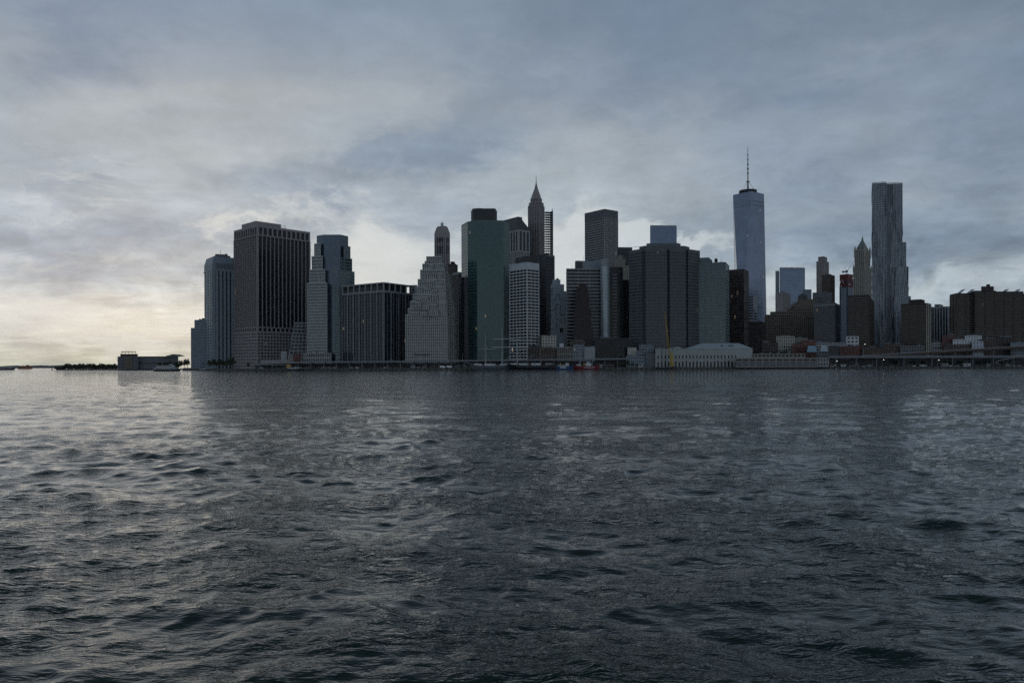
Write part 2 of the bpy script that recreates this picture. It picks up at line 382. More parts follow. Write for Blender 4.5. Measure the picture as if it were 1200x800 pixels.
# ================================================================== WATER
def make_water():
    ys = [2.0]
    while ys[-1] < 1000: y = ys[-1]; ys.append(y + 0.0042 * y * max((y / 8), 0.4) ** 0.25)
    while ys[-1] < 30000: ys.append(ys[-1] * 1.08)
    ys = np.array(ys); nc = 980
    t = np.linspace(-1.0, 1.0, nc); t = t * (0.75 + 0.35 * np.abs(t) ** 6)
    Yg, Tg = np.meshgrid(ys, t, indexing='ij'); Xg = Tg * (Yg + 8)
    dy = np.gradient(ys); sp = np.maximum(dy[:, None] * np.ones_like(Xg), 0.75 * 2 / nc * (Yg + 8))
    # gust patches: how rough the surface is from place to place
    def patch(x, y, s, seed):
        r = np.random.default_rng(seed); a = np.zeros_like(x)
        for _ in range(9):
            th = r.uniform(0, 2 * math.pi); kk = 2 * math.pi / (s * r.uniform(0.6, 1.8)); a += np.sin(kk * (x * math.cos(th) * 0.6 + y * math.sin(th)) + r.uniform(0, 6.28))
        return a / 3.0
    gust = np.clip(1.0 + 0.30 * patch(Xg, Yg, 38, 3) + 0.20 * patch(Xg, Yg, 11, 4), 0.35, 1.7)
    H = np.zeros_like(Xg); DX = np.zeros_like(Xg); DY = np.zeros_like(Xg)
    r = np.random.default_rng(5)
    n = 150
    lam = np.exp(np.linspace(math.log(0.28), math.log(11.0), n)) * r.uniform(0.93, 1.07, n)
    for i in range(n):
        L = lam[i]; kk = 2 * math.pi / L
        # main train runs from the upper right to the lower left, a weaker one crosses it
        if i % 4 == 3: th = math.radians(r.normal(-20, 26))
        else: th = math.radians(r.normal(-108, 34 if L < 2 else 22))
        steep = 0.0150 * (1.0 if L > 0.7 else (L / 0.7) ** 0.15) * (1.0 if L < 1.3 else (1.3 / L) ** 0.62)
        if L > 4: steep *= (4 / L) ** 1.5
        A = steep * L * WAVE
        fade = np.clip((L / sp - 2.0) / 2.5, 0, 1)
        g = gust if L < 3 else 1.0
        # slowly bent phase keeps the crests short and uneven
        ph = kk * (Xg * math.cos(th) + Yg * math.sin(th)) + r.uniform(0, 6.28) + 0.5 * np.sin(Xg / (L * 4.1) + i) * np.cos(Yg / (L * 5.3) + 2 * i)
        a = A * fade * g
        H += a * np.cos(ph)
        q = 0.85
        DX -= q * a * math.cos(th) * np.sin(ph); DY -= q * a * math.sin(th) * np.sin(ph)
    calm = np.clip((700 - Yg) / 200, 0, 1)
    Hc = H * calm
    V = np.stack([Xg + DX * calm, Yg + DY * calm, Hc], -1).reshape(-1, 3)
    nr = len(ys)
    idx = np.arange(nr * nc).reshape(nr, nc)
    q4 = np.stack([idx[:-1, :-1], idx[:-1, 1:], idx[1:, 1:], idx[1:, :-1]], -1).reshape(-1, 4)
    # wide flat apron round the wave field
    A0 = np.array([[-40000, -3000, -0.9], [40000, -3000, -0.9], [40000, 40000, -0.9], [-40000, 40000, -0.9]])
    base = len(V); V = np.concatenate([V, A0]); q4 = np.concatenate([q4, np.array([[base, base + 1, base + 2, base + 3]])])
    me = bpy.data.meshes.new('water')
    me.vertices.add(len(V)); me.vertices.foreach_set('co', V.astype(np.float32).ravel())
    me.loops.add(len(q4) * 4); me.loops.foreach_set('vertex_index', q4.astype(np.int32).ravel())
    me.polygons.add(len(q4)); me.polygons.foreach_set('loop_start', np.arange(0, len(q4) * 4, 4, dtype=np.int32))
    me.polygons.foreach_set('use_smooth', np.ones(len(q4), dtype=bool))
    me.update(calc_edges=True); me.validate()
    m = bpy.data.materials.new('harbour_water'); m.use_nodes = True
    k = NT(m.node_tree); b = k.n['Principled BSDF']
    g = k.new('ShaderNodeNewGeometry').outputs['Position']
    lg = k.noise(g, 0.05, 3, 0.5)
    k.put(b.inputs['Base Color'], k.mix(lg, (0.001, 0.014, 0.009), (0.002, 0.022, 0.014)))
    b.inputs['Roughness'].default_value = 0.05; b.inputs['IOR'].default_value = 1.333
    mp = k.new('ShaderNodeMapping'); k.put(mp.inputs[0], g); mp.inputs['Scale'].default_value = (0.55, 1.25, 1)
    mp.inputs['Rotation'].default_value = (0, 0, 0.12)
    r1 = k.noise(mp.outputs[0], 4.2, 3, 0.6, 0.4)
    r2 = k.noise(mp.outputs[0], 12.0, 2, 0.55, 0.2)
    r0 = k.noise(mp.outputs[0], 0.9, 4, 0.6, 0.5)
    pat = k.rng(k.noise(mp.outputs[0], 0.16, 5, 0.6), 0.38, 0.62, 0.35, 1.7)
    hsum = k.math('ADD', k.math('MULTIPLY', r1, k.math('MULTIPLY', pat, 0.052)), k.math('MULTIPLY', r2, k.math('MULTIPLY', pat, 0.011)))
    # open water beyond the modelled chop
    sp_ = k.new('ShaderNodeSeparateXYZ'); k.put(sp_.inputs[0], g)
    far = k.rng(sp_.outputs[1], 25.0, 130.0)
    hsum = k.math('ADD', hsum, k.math('MULTIPLY', r0, k.math('MULTIPLY', far, 0.30)))
    bp = k.new('ShaderNodeBump'); bp.inputs['Strength'].default_value = 1.0; bp.inputs['Distance'].default_value = 1.0
    k.put(bp.inputs['Height'], hsum); k.put(b.inputs['Normal'], bp.outputs[0])
    me.materials.append(m)
    o = bpy.data.objects.new('water', me); COL.objects.link(o); o['kind'] = 'structure'; return o
WAVE = 0.25
make_water()

# ================================================================== LAND
def struct(name, m, mat):
    o = m.build(name, mat); o['kind'] = 'structure'; return o
wallmat('quay_stone', (0.10, 0.098, 0.09), 0.9, 0.4, 0.3)
wallmat('pavement', (0.16, 0.155, 0.15), 0.9, 0.3, 0.1)
wallmat('asphalt', (0.05, 0.05, 0.052), 0.9, 0.3, 0.2)
wallmat('timber_dark', (0.045, 0.04, 0.034), 0.9, 0.4, 0.6)
def at(px, Yd): return (U(px, 430) * Yd, Yd)
land = M(); land.prism([at(214, 850), (900, 850), (2600, 3400), at(214, 3400)], -4, GZ)
struct('ground', land, MATS['pavement'])
qw = M(); qw.obox(at(214, 850), (900, 850), 0, 1263, 0.003, 0.9, -3, GZ + 0.25); 
struct('quay_edge', qw, MATS['quay_stone'])
rd = M(); rd.prism([at(216, 864), (860, 864), (860, 878), at(216, 878)], GZ + 0.004, GZ + 0.012); struct('road', rd, MATS['asphalt'])
kb = M(); kb.prism([at(216, 862.5), (860, 862.5), (860, 863.9), at(216, 863.9)], GZ + 0.004, GZ + 0.14); struct('kerb', kb, MATS['quay_stone'])
mk = M()
for i in range(-60, 140): mk.box((i * 6.0 + 3, 871, GZ + 0.016), (3, 0.15, 0.004))
struct('road_markings', mk, wallmat('road_paint', (0.7, 0.7, 0.66), 0.7))
# low point of land left of the city
isl = M()
pts = [(66, 1180), (90, 1165), (140, 1120), (212, 1100), (216, 1500), (150, 1520), (90, 1500)]
isl.prism([at(a, b) for a, b in pts], -4, 1.4); struct('island_shore', isl, MATS['quay_stone'])
# far shore across the bay: low pale ridge
wallmat('far_woods', (0.05, 0.065, 0.05), 0.95, 0.3, 0.01)
def ridge(name, p0, p1, Yd, hs, depth, seed):
    m = M(); n = 70; r = random.Random(seed); top = []
    vs = []; 
    for i in range(n + 1):
        s = i / n; px = p0 + (p1 - p0) * s
        e = min(1, s * 9, (1 - s) * 9)
        h = hs * e * (0.55 + 0.45 * mnoise.noise((s * 7, seed, 0)) + 0.22 * mnoise.noise((s * 31, seed, 2))) + 1.5
        x = U(px, 429) * Yd
        vs += [(x, Yd, -3), (x, Yd + depth * .25, h * .8), (x, Yd + depth * .5, h), (x, Yd + depth, -3)]
    fs = []
    for i in range(n):
        a = i * 4
        for j in range(3): fs.append((a + j, a + 4 + j, a + 5 + j, a + 1 + j))
    m.add(vs, fs); return struct(name, m, MATS['far_woods'])
ridge('hills', -60, 100, 8200, 46, 900, 3)
ridge('terrain', -40, 132, 11500, 62, 1200, 8)

# ================================================================== MATERIALS FOR THE CITY
c_gran = wallmat('granite_brown', (0.30, 0.27, 0.26), 0.75)
c_conc = wallmat('concrete_grey', (0.30, 0.31, 0.32), 0.8)
c_concd = wallmat('concrete_dark', (0.14, 0.148, 0.165), 0.8)
c_lime = wallmat('limestone', (0.37, 0.38, 0.36), 0.85, 0.2)
c_lime2 = wallmat('limestone_warm', (0.26, 0.235, 0.20), 0.85, 0.25)
c_white = wallmat('white_panel', (0.52, 0.54, 0.56), 0.6, 0.12)
c_blue = wallmat('blue_grey_panel', (0.21, 0.25, 0.285), 0.5, 0.15)
c_dark = wallmat('dark_metal', (0.035, 0.038, 0.045), 0.5, 0.2)
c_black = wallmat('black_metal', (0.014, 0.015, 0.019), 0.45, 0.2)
c_brick = wallmat('brick_brown', (0.085, 0.055, 0.045), 0.9, 0.3)
c_brickd = wallmat('brick_dark', (0.05, 0.035, 0.034), 0.9, 0.3)
c_brickr = wallmat('brick_red', (0.13, 0.045, 0.038), 0.9, 0.3)
c_tan = wallmat('tan_brick', (0.155, 0.125, 0.095), 0.9, 0.3)
c_steel = wallmat('stainless', (0.30, 0.33, 0.37), 0.5, 0.12, 0.2, 0.3)
c_teal = wallmat('teal_panel', (0.125, 0.17, 0.175), 0.6, 0.15)
c_grn = wallmat('green_copper', (0.10, 0.17, 0.15), 0.7, 0.25)
c_slate = wallmat('slate', (0.05, 0.055, 0.06), 0.6, 0.2)
c_cream = wallmat('cream_render', (0.42, 0.40, 0.35), 0.8, 0.2)
c_fort = wallmat('fort_stone', (0.20, 0.20, 0.185), 0.85, 0.15)
c_red = wallmat('red_netting', (0.15, 0.03, 0.028), 0.85, 0.3, 0.3)
c_ycrane = wallmat('yellow_paint', (0.40, 0.26, 0.055), 0.5, 0.15)
c_rail = wallmat('grey_rail', (0.4, 0.42, 0.43), 0.6, 0.15)
g_dark = glassmat('glass_dark', (0.008, 0.010, 0.016), 0.15, 1.38, bay=1.7, blindp=0.12, blind=(0.035, 0.038, 0.045), lit=0.002, litstr=.22)
g_dark2 = glassmat('glass_black', (0.004, 0.005, 0.008), 0.2, 1.32, bay=1.7, blindp=0.07, blind=(0.03, 0.03, 0.035), lit=0.001)
g_win = glassmat('window_dark', (0.012, 0.015, 0.018), 0.18, 1.4, bay=2.3, fl=3.6, blindp=0.22, blind=(0.09, 0.09, 0.085), lit=0.0008, litstr=.3)
g_blue = glassmat('glass_blue', (0.12, 0.165, 0.25), 0.2, 1.6, 0.35, bay=1.5, fl=4.0, blindp=0.1, blind=(0.14, 0.19, 0.27), joint=0.3, wob=0.01)
g_wtc = glassmat('glass_pale_blue', (0.15, 0.19, 0.27), 0.14, 1.6, 0.4, bay=1.52, fl=4.0, blindp=0.05, blind=(.12, .15, .22), joint=0.25, wob=0.008, lit=0.001, litstr=0.35)
g_green = glassmat('glass_green', (0.009, 0.055, 0.062), 0.17, 1.55, 0.12, bay=1.5, fl=3.7, blindp=0.06, blind=(0.015, 0.08, 0.08), joint=0.45, wob=0.016, lit=0.0008, litstr=.22)
g_teal = glassmat('glass_teal', (0.03, 0.06, 0.07), 0.16, 1.6, 0.1, bay=1.6, fl=3.7, blindp=0.15, blind=(0.09, 0.12, 0.12))
g_navy = glassmat('glass_navy', (0.045, 0.075, 0.115), 0.16, 1.6, 0.3, bay=1.5, fl=3.8, blindp=0.05, joint=0.2, lit=0.0006, litstr=.2)

def bits(t, q, z, seed, n=6, mat=None, hmax=4.0):
    """plant on a roof: boxes, fan drums and a mast or two, each its own part"""
    r = random.Random(seed); mt = mat or c_concd
    C, R, B_, L = [Vector(p) for p in q]
    for i in range(n):
        s, u = r.uniform(.12, .8), r.uniform(.12, .8); p = C + (R - C) * s + (L - C) * u
        if r.random() < .7: t.new('rooftop_unit', mt).box((p.x, p.y, z - 0.6), (r.uniform(2, 6), r.uniform(2, 6), r.uniform(1.2, hmax)), math.atan2(R.y - C.y, R.x - C.x))
        else: t.new('cooling_drum', mt).ring((p.x, p.y, z - 0.6), [(1.5, 0), (1.5, r.uniform(1.5, 3))], 8)
    for _ in range(1 + seed % 3):
        p = C + (R - C) * r.uniform(.2, .8) + (L - C) * r.uniform(.1, .7); t.new('aerial', mt).tube((p.x, p.y, z - 0.6), (p.x, p.y, z + r.uniform(3, 8)), 0.16, 0.07, 5)
def watertank(t, x, y, z, h=5.5, mat=None):
    mt = mat or wallmat('tank_wood', (0.06, 0.045, 0.035), 0.9)
    m = t.new('water_tank', mt)
    for a in range(6):
        an = a * math.pi / 3; m.tube((x + 1.6 * math.cos(an), y + 1.6 * math.sin(an), z - .6), (x + 1.5 * math.cos(an), y + 1.5 * math.sin(an), z + h * .38), 0.13, 0.13, 4)
    m.ring((x, y, z + h * .36), [(1.9, 0), (2.0, .2), (1.95, h * .42), (2.15, h * .42 + .05), (0.1, h * .62)], 12)

def start(name, label, q, group=None, cat='building'):
    return T(name, label, cat, ctr(q), group)
# ================================================================== THE SKYLINE, left to right
# --- small dark tower at the far left
q = quad(222.5, 224, 243, 1060, 6, dl=30); Ya = 1060
t = start('office_tower', 'short dark blue glass tower with a setback top, far left end of the skyline', q)
facade(t, q, GZ, ZZ(230, 384, Ya), S(c_blue, g_navy, 3.9, 3.2, .35, .8, .3))
q2 = sub(q, .16, 1.0, .15, .85); z = ZZ(230, 384, Ya)
facade(t, q2, z - .3, ZZ(230, 374.5, Ya), S(c_blue, g_navy, 3.9, 3.2, .5, 1.3, .3), 'upper_wall', 'upper_glass'); bits(t, q2, ZZ(230, 374.5, Ya), 7, 4); t.done()

# --- fin-fronted slab with the chamfered head
Ya = 1030; q = quad(240.3, 249.5, 281, Ya, 37); zt = ZZ(249, 300, Ya)
t = start('office_tower', 'grey office tower with tall vertical fins below a louvred head, second from left', q)
facade(t, q, GZ, ZZ(250, 316, Ya), S(c_blue, g_dark2, 3.9, 5.4, 3.1, .5, 1.6, bands=False, par=1, edge=5.0), sides={3: dict(bay=14, pw=6.5, bands=True, sh=2.4, d=.6)})
facade(t, q, ZZ(250, 316, Ya) - .1, ZZ(250, 308, Ya), S(c_blue, g_dark, 3.9, 6, 5.0, 2.2, .75), 'head', 'head_glass', cap=False)
C_, R_, B_, L_ = q
ch = grow(q, -1.6)
m = t.m('head', c_blue); m.prism(grow(q, .5), ZZ(250, 308, Ya), ZZ(250, 306.5, Ya)); m.prism(grow(q, .2), ZZ(250, 306.5, Ya), zt, ch)
lv = t.m('louvre', c_dark)
for j in range(6):
    zz = ZZ(250, 314, Ya) + j * 1.25; lv.obox(C_, R_, 4, 36, .7, .86, zz, zz + .5)
ph = sub(q, .25, .75, .3, .75); t.m('penthouse', c_concd).prism(ph, zt - .5, zt + 3.6); bits(t, ph, zt + 4, 5, 4)
t.done()

# --- the big brown-grey granite tower (ribbed, on a gridded podium)
Ya = 1000; q = quad(276, 302.3, 362.3, Ya, 46); ztop = ZZ(302.3, 263.6, Ya)
t = start('office_tower', 'tallest brown granite tower at left, close-set ribs over a gridded base', q)
zp = ZZ(302, 383, Ya); zc = ZZ(302, 276, Ya)
facade(t, q, zp, zc + .4, S(c_gran, g_dark2, 3.75, 3.75, .8, 1.5, 1.0, par=.5), cap=False, sides={0: dict(bay=5.9, pw=1.0, bands=False, d=1.7), 3: dict(bay=4.9, pw=1.0, sh=1.5, d=1.7, bd=.35)})
facade(t, q, zc, ztop, S(c_gran, g_dark2, 9, 6.3, 2.2, 1.5, 1.3, par=3.0), 'crown', 'crown_glass', sides={0: dict(bay=6.6), 3: dict(bay=6.0)})
qb = grow(q, 1.0)
facade(t, qb, zp - 6.5, zp + .2, S(c_gran, g_dark2, 7, 6.3, 2.2, 1.0, 1.6, par=1.4), 'podium_band', 'podium_band_glass')
qb = grow(q, 2.2)
facade(t, qb, GZ, zp - 6.4, S(c_gran, g_dark, 4.3, 4.4, 1.5, 2.0, 1.0, par=1.5), 'podium', 'podium_glass')
ph = sub(q, .02, .50, .12, .75); t.m('penthouse', c_gran).prism(ph, ztop - 1, ztop + 6.5); bits(t, ph, ztop + 6.5, 8, 5, c_concd, 2.2)
m = t.m('antenna_frame', c_rail); p = sub(q, .55, .72, .4, .6)
for a in p: m.tube((a[0], a[1], ztop - 1), (a[0], a[1], ztop + 9.5), .22, .2, 4)
for zz in (3.5, 6.5, 9.2):
    for i in range(4): m.tube((*p[i], ztop + zz), (*p[(i + 1) % 4], ztop + zz), .18, .18, 4)
m.tube((*p[0], ztop + 9.2), (p[0][0] - 6, p[0][1], ztop + 9.6), .15, .15, 4)
t.done()

# --- sloping gridded block and its brown and stone neighbours
Ya = 985; pL, pR = at(337.5, Ya), at(364, Ya + 8); zt = ZZ(350, 378.5, Ya)
q = [pL, pR, (pR[0], pR[1] + 40), (pL[0], pL[1] + 40)]
t = start('terraced_building', 'low white gridded block with a slanting left side, right of the brown granite tower', q)
g = t.m('window_glass', g_dark2); n = 11; h = (zt - GZ - 8) / n
wl = t.m('wall', c_conc)
for j in range(n):
    s = (j + .5) / n; xl = pL[0] + (at(345.5, Ya)[0] - pL[0]) * s; z0 = GZ + 8 + j * h
    row = [(xl, Ya), pR, (pR[0], pR[1] + 38), (xl, Ya + 38)]
    g.prism(grow(row, -.4), z0, z0 + h - .02)
    wl.obox(row[0], row[1], -.2, pR[0] - xl, -.2, .5, z0, z0 + h * .42)
    wl.obox(row[3], row[0], 0, 38.2, -.2, .3, z0, z0 + h * .42)
    nb = max(2, round((pR[0] - xl) / 4.6))
    for b in range(nb + 1): u = (pR[0] - xl) * b / nb; wl.obox(row[0], row[1], u - .6, u + .6, -.5, .42, z0, z0 + h)
wl.prism([pL, pR, (pR[0], pR[1] + 39), (pL[0], pL[1] + 39)], GZ, GZ + 8.1)
wl.prism([(at(345, Ya)[0], Ya - .2), pR, (pR[0], pR[1] + 38), (at(345, Ya)[0], Ya + 38)], zt - .8, zt + 1.2)
t.done()

def lowrise(name, label, p0, p1, top, Yd, wall, glass=None, depth=16, fl=3.6, bay=3.2, sh=1.5, pw=1.2, a=2, group=None, plain=False, seed=1, plant=3, z0=GZ, bot=None):
    q = quad(p0, p0 + .01, p1, Yd, a, dl=depth) if (p0 + p1) / 2 > 600 else quad(p0, p0 + .01, p1, Yd, a, dl=depth)
    if bot is not None: z0 = ZZ(p0, bot, Yd)
    t = start(name, label, q, group)
    zt = ZZ((p0 + p1) / 2, top, Yd)
    if plain:
        t.m('wall', wall).prism(q, z0, zt); t.m('coping', c_concd).prism(grow(q, .2), zt - .01, zt + .35)
    else: facade(t, q, z0, zt, S(wall, glass or g_win, fl, bay, pw, sh, .3, par=.9))
    if plant: bits(t, q, zt, seed, plant, hmax=2.6)
    return t, q, zt
lowrise('brick_building', 'small red-brown block below the slanting gridded building', 344, 353, 414.5, 925, c_brickr, seed=2)[0].done()
lowrise('brick_building', 'pale stub wing left of the small red-brown block', 338, 343.8, 416.5, 925, c_gran, seed=3)[0].done()
lowrise('arcaded_building', 'low stone block with an arcade of narrow piers under the stepped blue tower', 353.5, 388, 413.5, 928, c_conc, fl=6, bay=2.7, pw=.9, sh=1.8, seed=4)[0].done()

# --- stepped blue glass tower with banded terraces
Ya = 960; zt = ZZ(385, 276, Ya)
cg = [at(380, Ya - 4), at(399.5, Ya - 4), at(408.5, Ya + 8), at(408.5, Ya + 34), at(372, Ya + 34), at(371.6, Ya + 3)]
t = start('stepped_glass_tower', 'tall blue glass tower whose flanks step down on both sides in banded terraces', cg)
g = t.m('glass_shaft', g_navy); g.prism(cg, GZ, zt); t.m('roof', MATS['roofing']).prism(grow(cg, -.3), zt + .003, zt + .5)
m = t.m('spandrel_line', c_blue)
for zz in (zt - 1.2, zt - 29, zt - 43):
    for i in (0, 5): m.obox(cg[i], cg[(i + 1) % 6], 0, (Vector(cg[(i + 1) % 6]) - Vector(cg[i])).length, 0.0, .12, zz, zz + .5)
st = S(c_lime, g_teal, 3.75, 30, .3, 1.75, .4, piers=True, par=1.7)
st2 = S(c_teal, g_teal, 3.75, 30, .3, 1.6, .4, piers=True, par=1.3)
for i, (xl, xi, py) in enumerate(((369.0, 376.0, 286), (366.0, 378.2, 301), (363.0, 381.0, 316.8), (360.2, 383.4, 332.5))):
    qq = [at(xl, Ya - 3 - 2.5 * i), at(xi, Ya - 8 - 2.5 * i), at(xi, Ya + 20), at(xl, Ya + 20)]
    facade(t, qq, GZ if i == 3 else ZZ(365, 333 - (3 - i) * 0 , Ya) - 40, ZZ(365, py, Ya), st, 'left_terrace', 'left_terrace_glass')
for i, (xr, xi, py) in enumerate(((410.6, 403.5, 288.5), (412.6, 400.6, 303), (415.4, 398, 318.5), (417.0, 393.2, 335))):
    qq = [at(xi, Ya - 8 - 2.5 * i), at(xr, Ya + 4 - 2.5 * i), at(xr, Ya + 24), at(xi, Ya + 24)]
    facade(t, qq, GZ if i == 3 else ZZ(405, 335, Ya) - 40, ZZ(405, py, Ya), st2, 'right_terrace', 'right_terrace_glass')
t.done()

# --- broad dark block with thin pale ribs and an open attic storey
Ya = 905; q = quad(401.6, 449.8, 482.3, Ya, 55); zt = ZZ(449.8, 330.5, Ya); za = ZZ(449.8, 341.5, Ya)
t = start('office_block', 'broad dark office block with thin pale ribs and an open attic colonnade', q)
facade(t, q, GZ, za, S(c_concd, g_dark, 3.8, 4.9, .42, .6, .7, par=1.3, bd=.12), sides={0: dict(bay=5.4, bands=False, pw=.55, d=1.2), 3: dict(bay=4.9, pw=.5, sh=.5)})
wallmat('rib_pale', (0.40, 0.42, 0.45), 0.7)
m = t.m('attic_frame', c_conc)
for i in (0, 3, 1, 2):
    p, r = q[i], q[(i + 1) % 4]; L = (Vector(r) - Vector(p)).length; nb = round(L / 9.8)
    m.obox(p, r, -.5, L + .5, -.6, .8, za + .02, za + 1.3); m.obox(p, r, -.5, L + .5, -.6, .8, zt - 1.5, zt)
    for j in range(nb + 1): u = L * j / nb; m.obox(p, r, u - .7, u + .7, -.55, .74, za + 1, zt - 1)
t.m('attic_core', c_black).prism(grow(q, -5), za, zt - 1.0)
t.m('roof', MATS['roofing']).prism(grow(q, -.5), zt - 1.1, zt - .4); bits(t, q, zt, 11, 7, c_dark, 2.4)
for i in (0, 3):
    p, r = q[i], q[(i + 1) % 4]; L = (Vector(r) - Vector(p)).length; bay = 9.8 if i == 3 else 10.8; nb = round(L / bay)
    for j in range(nb + 1): u = L * j / nb; t.m('rib', MATS['rib_pale']).obox(p, r, u - .22, u + .22, .8, 1.25, GZ, za + .5)
t.done()
lowrise('office_block', 'sliver of grey block showing between the open-attic block and the ziggurat', 480, 489, 334, 965, c_conc, g_dark, depth=20, pw=.8, sh=.8)[0].done()

# --- limestone ziggurat
Ya = 890; q = quad(475.3, 475.31, 524, Ya, 3, dl=56)
t = start('ziggurat_building', 'wedding-cake limestone building stepping up to a flat top, with a dark sign near its base', q)
st = S(c_lime, g_win, 3.4, 2.4, 1.15, 1.15, .35, par=1.3, bd=.1)
base_z = GZ; rz = random.Random(12)
lv = [(475.3, 524, 368.5, 0), (478.4, 523.6, 361, 2), (481, 523, 352.5, 4), (484.4, 522.6, 344, 6), (487.6, 522.2, 335.5, 8), (490.2, 521.6, 327, 10), (493, 521, 316, 12), (495.6, 520, 309, 15), (500.2, 517.5, 300.5, 18)]
zprev = GZ
for i, (xl, xr, py, off) in enumerate(lv):
    dpt = 56 - i * 4.2
    qq = [at(xl, Ya + off), at(xr, Ya + off * .85 + 1.2), (at(xr, Ya + off * .85 + 1.2)[0] + 1, Ya + off + dpt), (at(xl, Ya + off)[0], Ya + off + dpt)]
    z1 = ZZ(500, py, Ya + off)
    facade(t, qq, max(GZ, zprev - 1.5), z1, st)
    # projecting bays break each terrace edge
    w_ = qq[1][0] - qq[0][0]
    if 0 < i < 8:
        u0 = rz.uniform(.02, .1)
        while u0 < .86:
            u1 = min(.97, u0 + rz.uniform(.13, .26)); dz_ = rz.choice((1.2, 2.6, 4.2, 5.6))
            fq = sub(qq, u0, u1, -rz.uniform(.045, .085), .04); facade(t, fq, zprev - 2, z1 - dz_, st, cap=False)
            if rz.random() < .4: fq = sub(qq, u0 + .02, u1 - .02, .02, .2); facade(t, fq, z1 - 1.2, z1 + 3.2, st, cap=False)
            u0 = u1 + rz.uniform(.035, .09)
    t.m('parapet_coping', c_white).obox(qq[0], qq[1], 0, w_, .36, .55, z1 - .5, z1 + .1)
    zprev = z1
z = ZZ(500, 300.5, Ya + 18)
# lower right wing, stepping back
for xr, py, o in ((531, 352, 8), (528, 331, 12), (525.5, 318, 16)):
    qq = [at(520, Ya + o + 6), at(xr, Ya + o + 14), (at(xr, Ya + o + 14)[0] + 3, Ya + o + 40), (at(520, Ya + o)[0], Ya + o + 40)]
    facade(t, qq, GZ, ZZ(522, py, Ya + o), st, 'side_wing', 'side_wing_glass')
sg = t.m('sign_board', c_grn) 
zs = ZZ(495, 416.5, Ya); 
sgn = t.new('sign', wallmat('sign_green', (0.012, 0.05, 0.04), 0.6))
r = random.Random(4); x0 = at(486, Ya)[0]; x1 = at(504, Ya)[0]; u = x0
while u < x1 - .6:
    hgt = r.choice([1.3, 1.6, 1.5, 2.4]) if u > x0 + 1 else 3.4
    sgn.box((u + .4, Ya - .75, zs), (.32, .25, hgt)); sgn.box((u + .75, Ya - .75, zs + (0 if r.random() < .5 else 1.1)), (.6, .22, .34)); u += r.uniform(.95, 1.25)
cn = t.m('cornice', c_lime)
for py in (378.5, 409, 421): zz = ZZ(500, py, Ya); cn.obox(at(475.3, Ya), at(524, Ya + 1.2), -.5, 48.8, .3, .75, zz, zz + .5)
t.done()

# --- slender masonry tower with the rounded head behind the ziggurat
Ya = 1090
q = quad(509.8, 522.5, 527.2, Ya, 60)
t = start('masonry_tower', 'slender grey masonry tower with rounded shoulders and tall arched openings behind the ziggurat', q)
z1 = ZZ(518, 272, Ya); z2 = ZZ(518, 264.5, Ya)
facade(t, q, GZ, z1, S(c_gran, g_win, 3.6, 3.4, 1.5, .8, .4, par=9, bd=.2))
m = t.m('crown', c_gran); s1 = sub(q, .04, .96, .04, .96); s2 = sub(q, .10, .90, .10, .90); s3 = sub(q, .19, .81, .19, .81)
m.prism(grow(q, .3), z1, z1 + 3.5, s1); m.prism(s1, z1 + 3.55, z1 + 7.2, s2); m.prism(s2, z1 + 7.25, z2 + .6, s3)
for i in (0, 3):
    p, r = q[i], q[(i + 1) % 4]; L = (Vector(r) - Vector(p)).length
    for j in range(3):
        ar = t.new('arched_window', g_dark2); u = L * (.27 + .23 * j); w2 = L * .07
        ar.obox(p, r, u - w2, u + w2, .3, .5, z1 - 13, z1 - 6.5); pass
        t.new('tall_window', g_dark2).obox(p, r, u - w2 * .9, u + w2 * .9, .3, .47, z1 - 30, z1 - 19)
m = t.m('lantern', wallmat('pale_metal', (0.45, 0.5, 0.48), .5)); c = ctr(s3)
m.ring((c[0], c[1], z2 + .5), [(2.4, 0), (2.2, .4), (1.9, 3.0), (2.6, 3.3), (1.2, 5.0), (.5, 6.2), (.2, 8.0)], 8)
t.done()
# --- dark slabs between ziggurat and the green tower
Ya = 1000; q = quad(527.5, 538, 549.5, Ya, 35)
t = start('dark_tower', 'narrow black slab with one bright column of windows, left of the green glass tower', q)
z = ZZ(538, 321, Ya)
facade(t, q, GZ, z, S(c_black, g_dark2, 3.7, 3, .4, 1.2, .3)); m = t.m('light_strip', c_conc)
for j in range(int((z - GZ - 6) / 3.7)): m.obox(q[0], q[1], .6, 2.6, .3, .6, GZ + 4 + j * 3.7, GZ + 5.9 + j * 3.7)
t.m('penthouse', c_conc).prism(sub(q, .05, .8, .1, .8), z - 1, z + 3); t.done()
Ya = 1045; q = quad(526, 533.5, 534, Ya, 80, dr=14)
t = start('dark_tower', 'stub of dark masonry showing just right of the slender rounded tower', q); z = ZZ(530, 309, Ya)
facade(t, q, GZ, z, S(c_brick, g_win, 3.7, 3, 1.1, 1.6, .3)); t.m('penthouse', c_brickd).prism(sub(q, .2, .8, .3, .8), z - 1, z + 3.5); t.done()
Ya = 897; q = quad(541.0, 544.5, 548.6, Ya, 35)
t = start('dark_tower', 'low black annex slab hugging the left edge of the green glass tower', q)
facade(t, q, GZ, ZZ(545, 324.5, Ya), S(c_black, g_dark2, 3.7, 3, .4, .8, .2)); t.done()

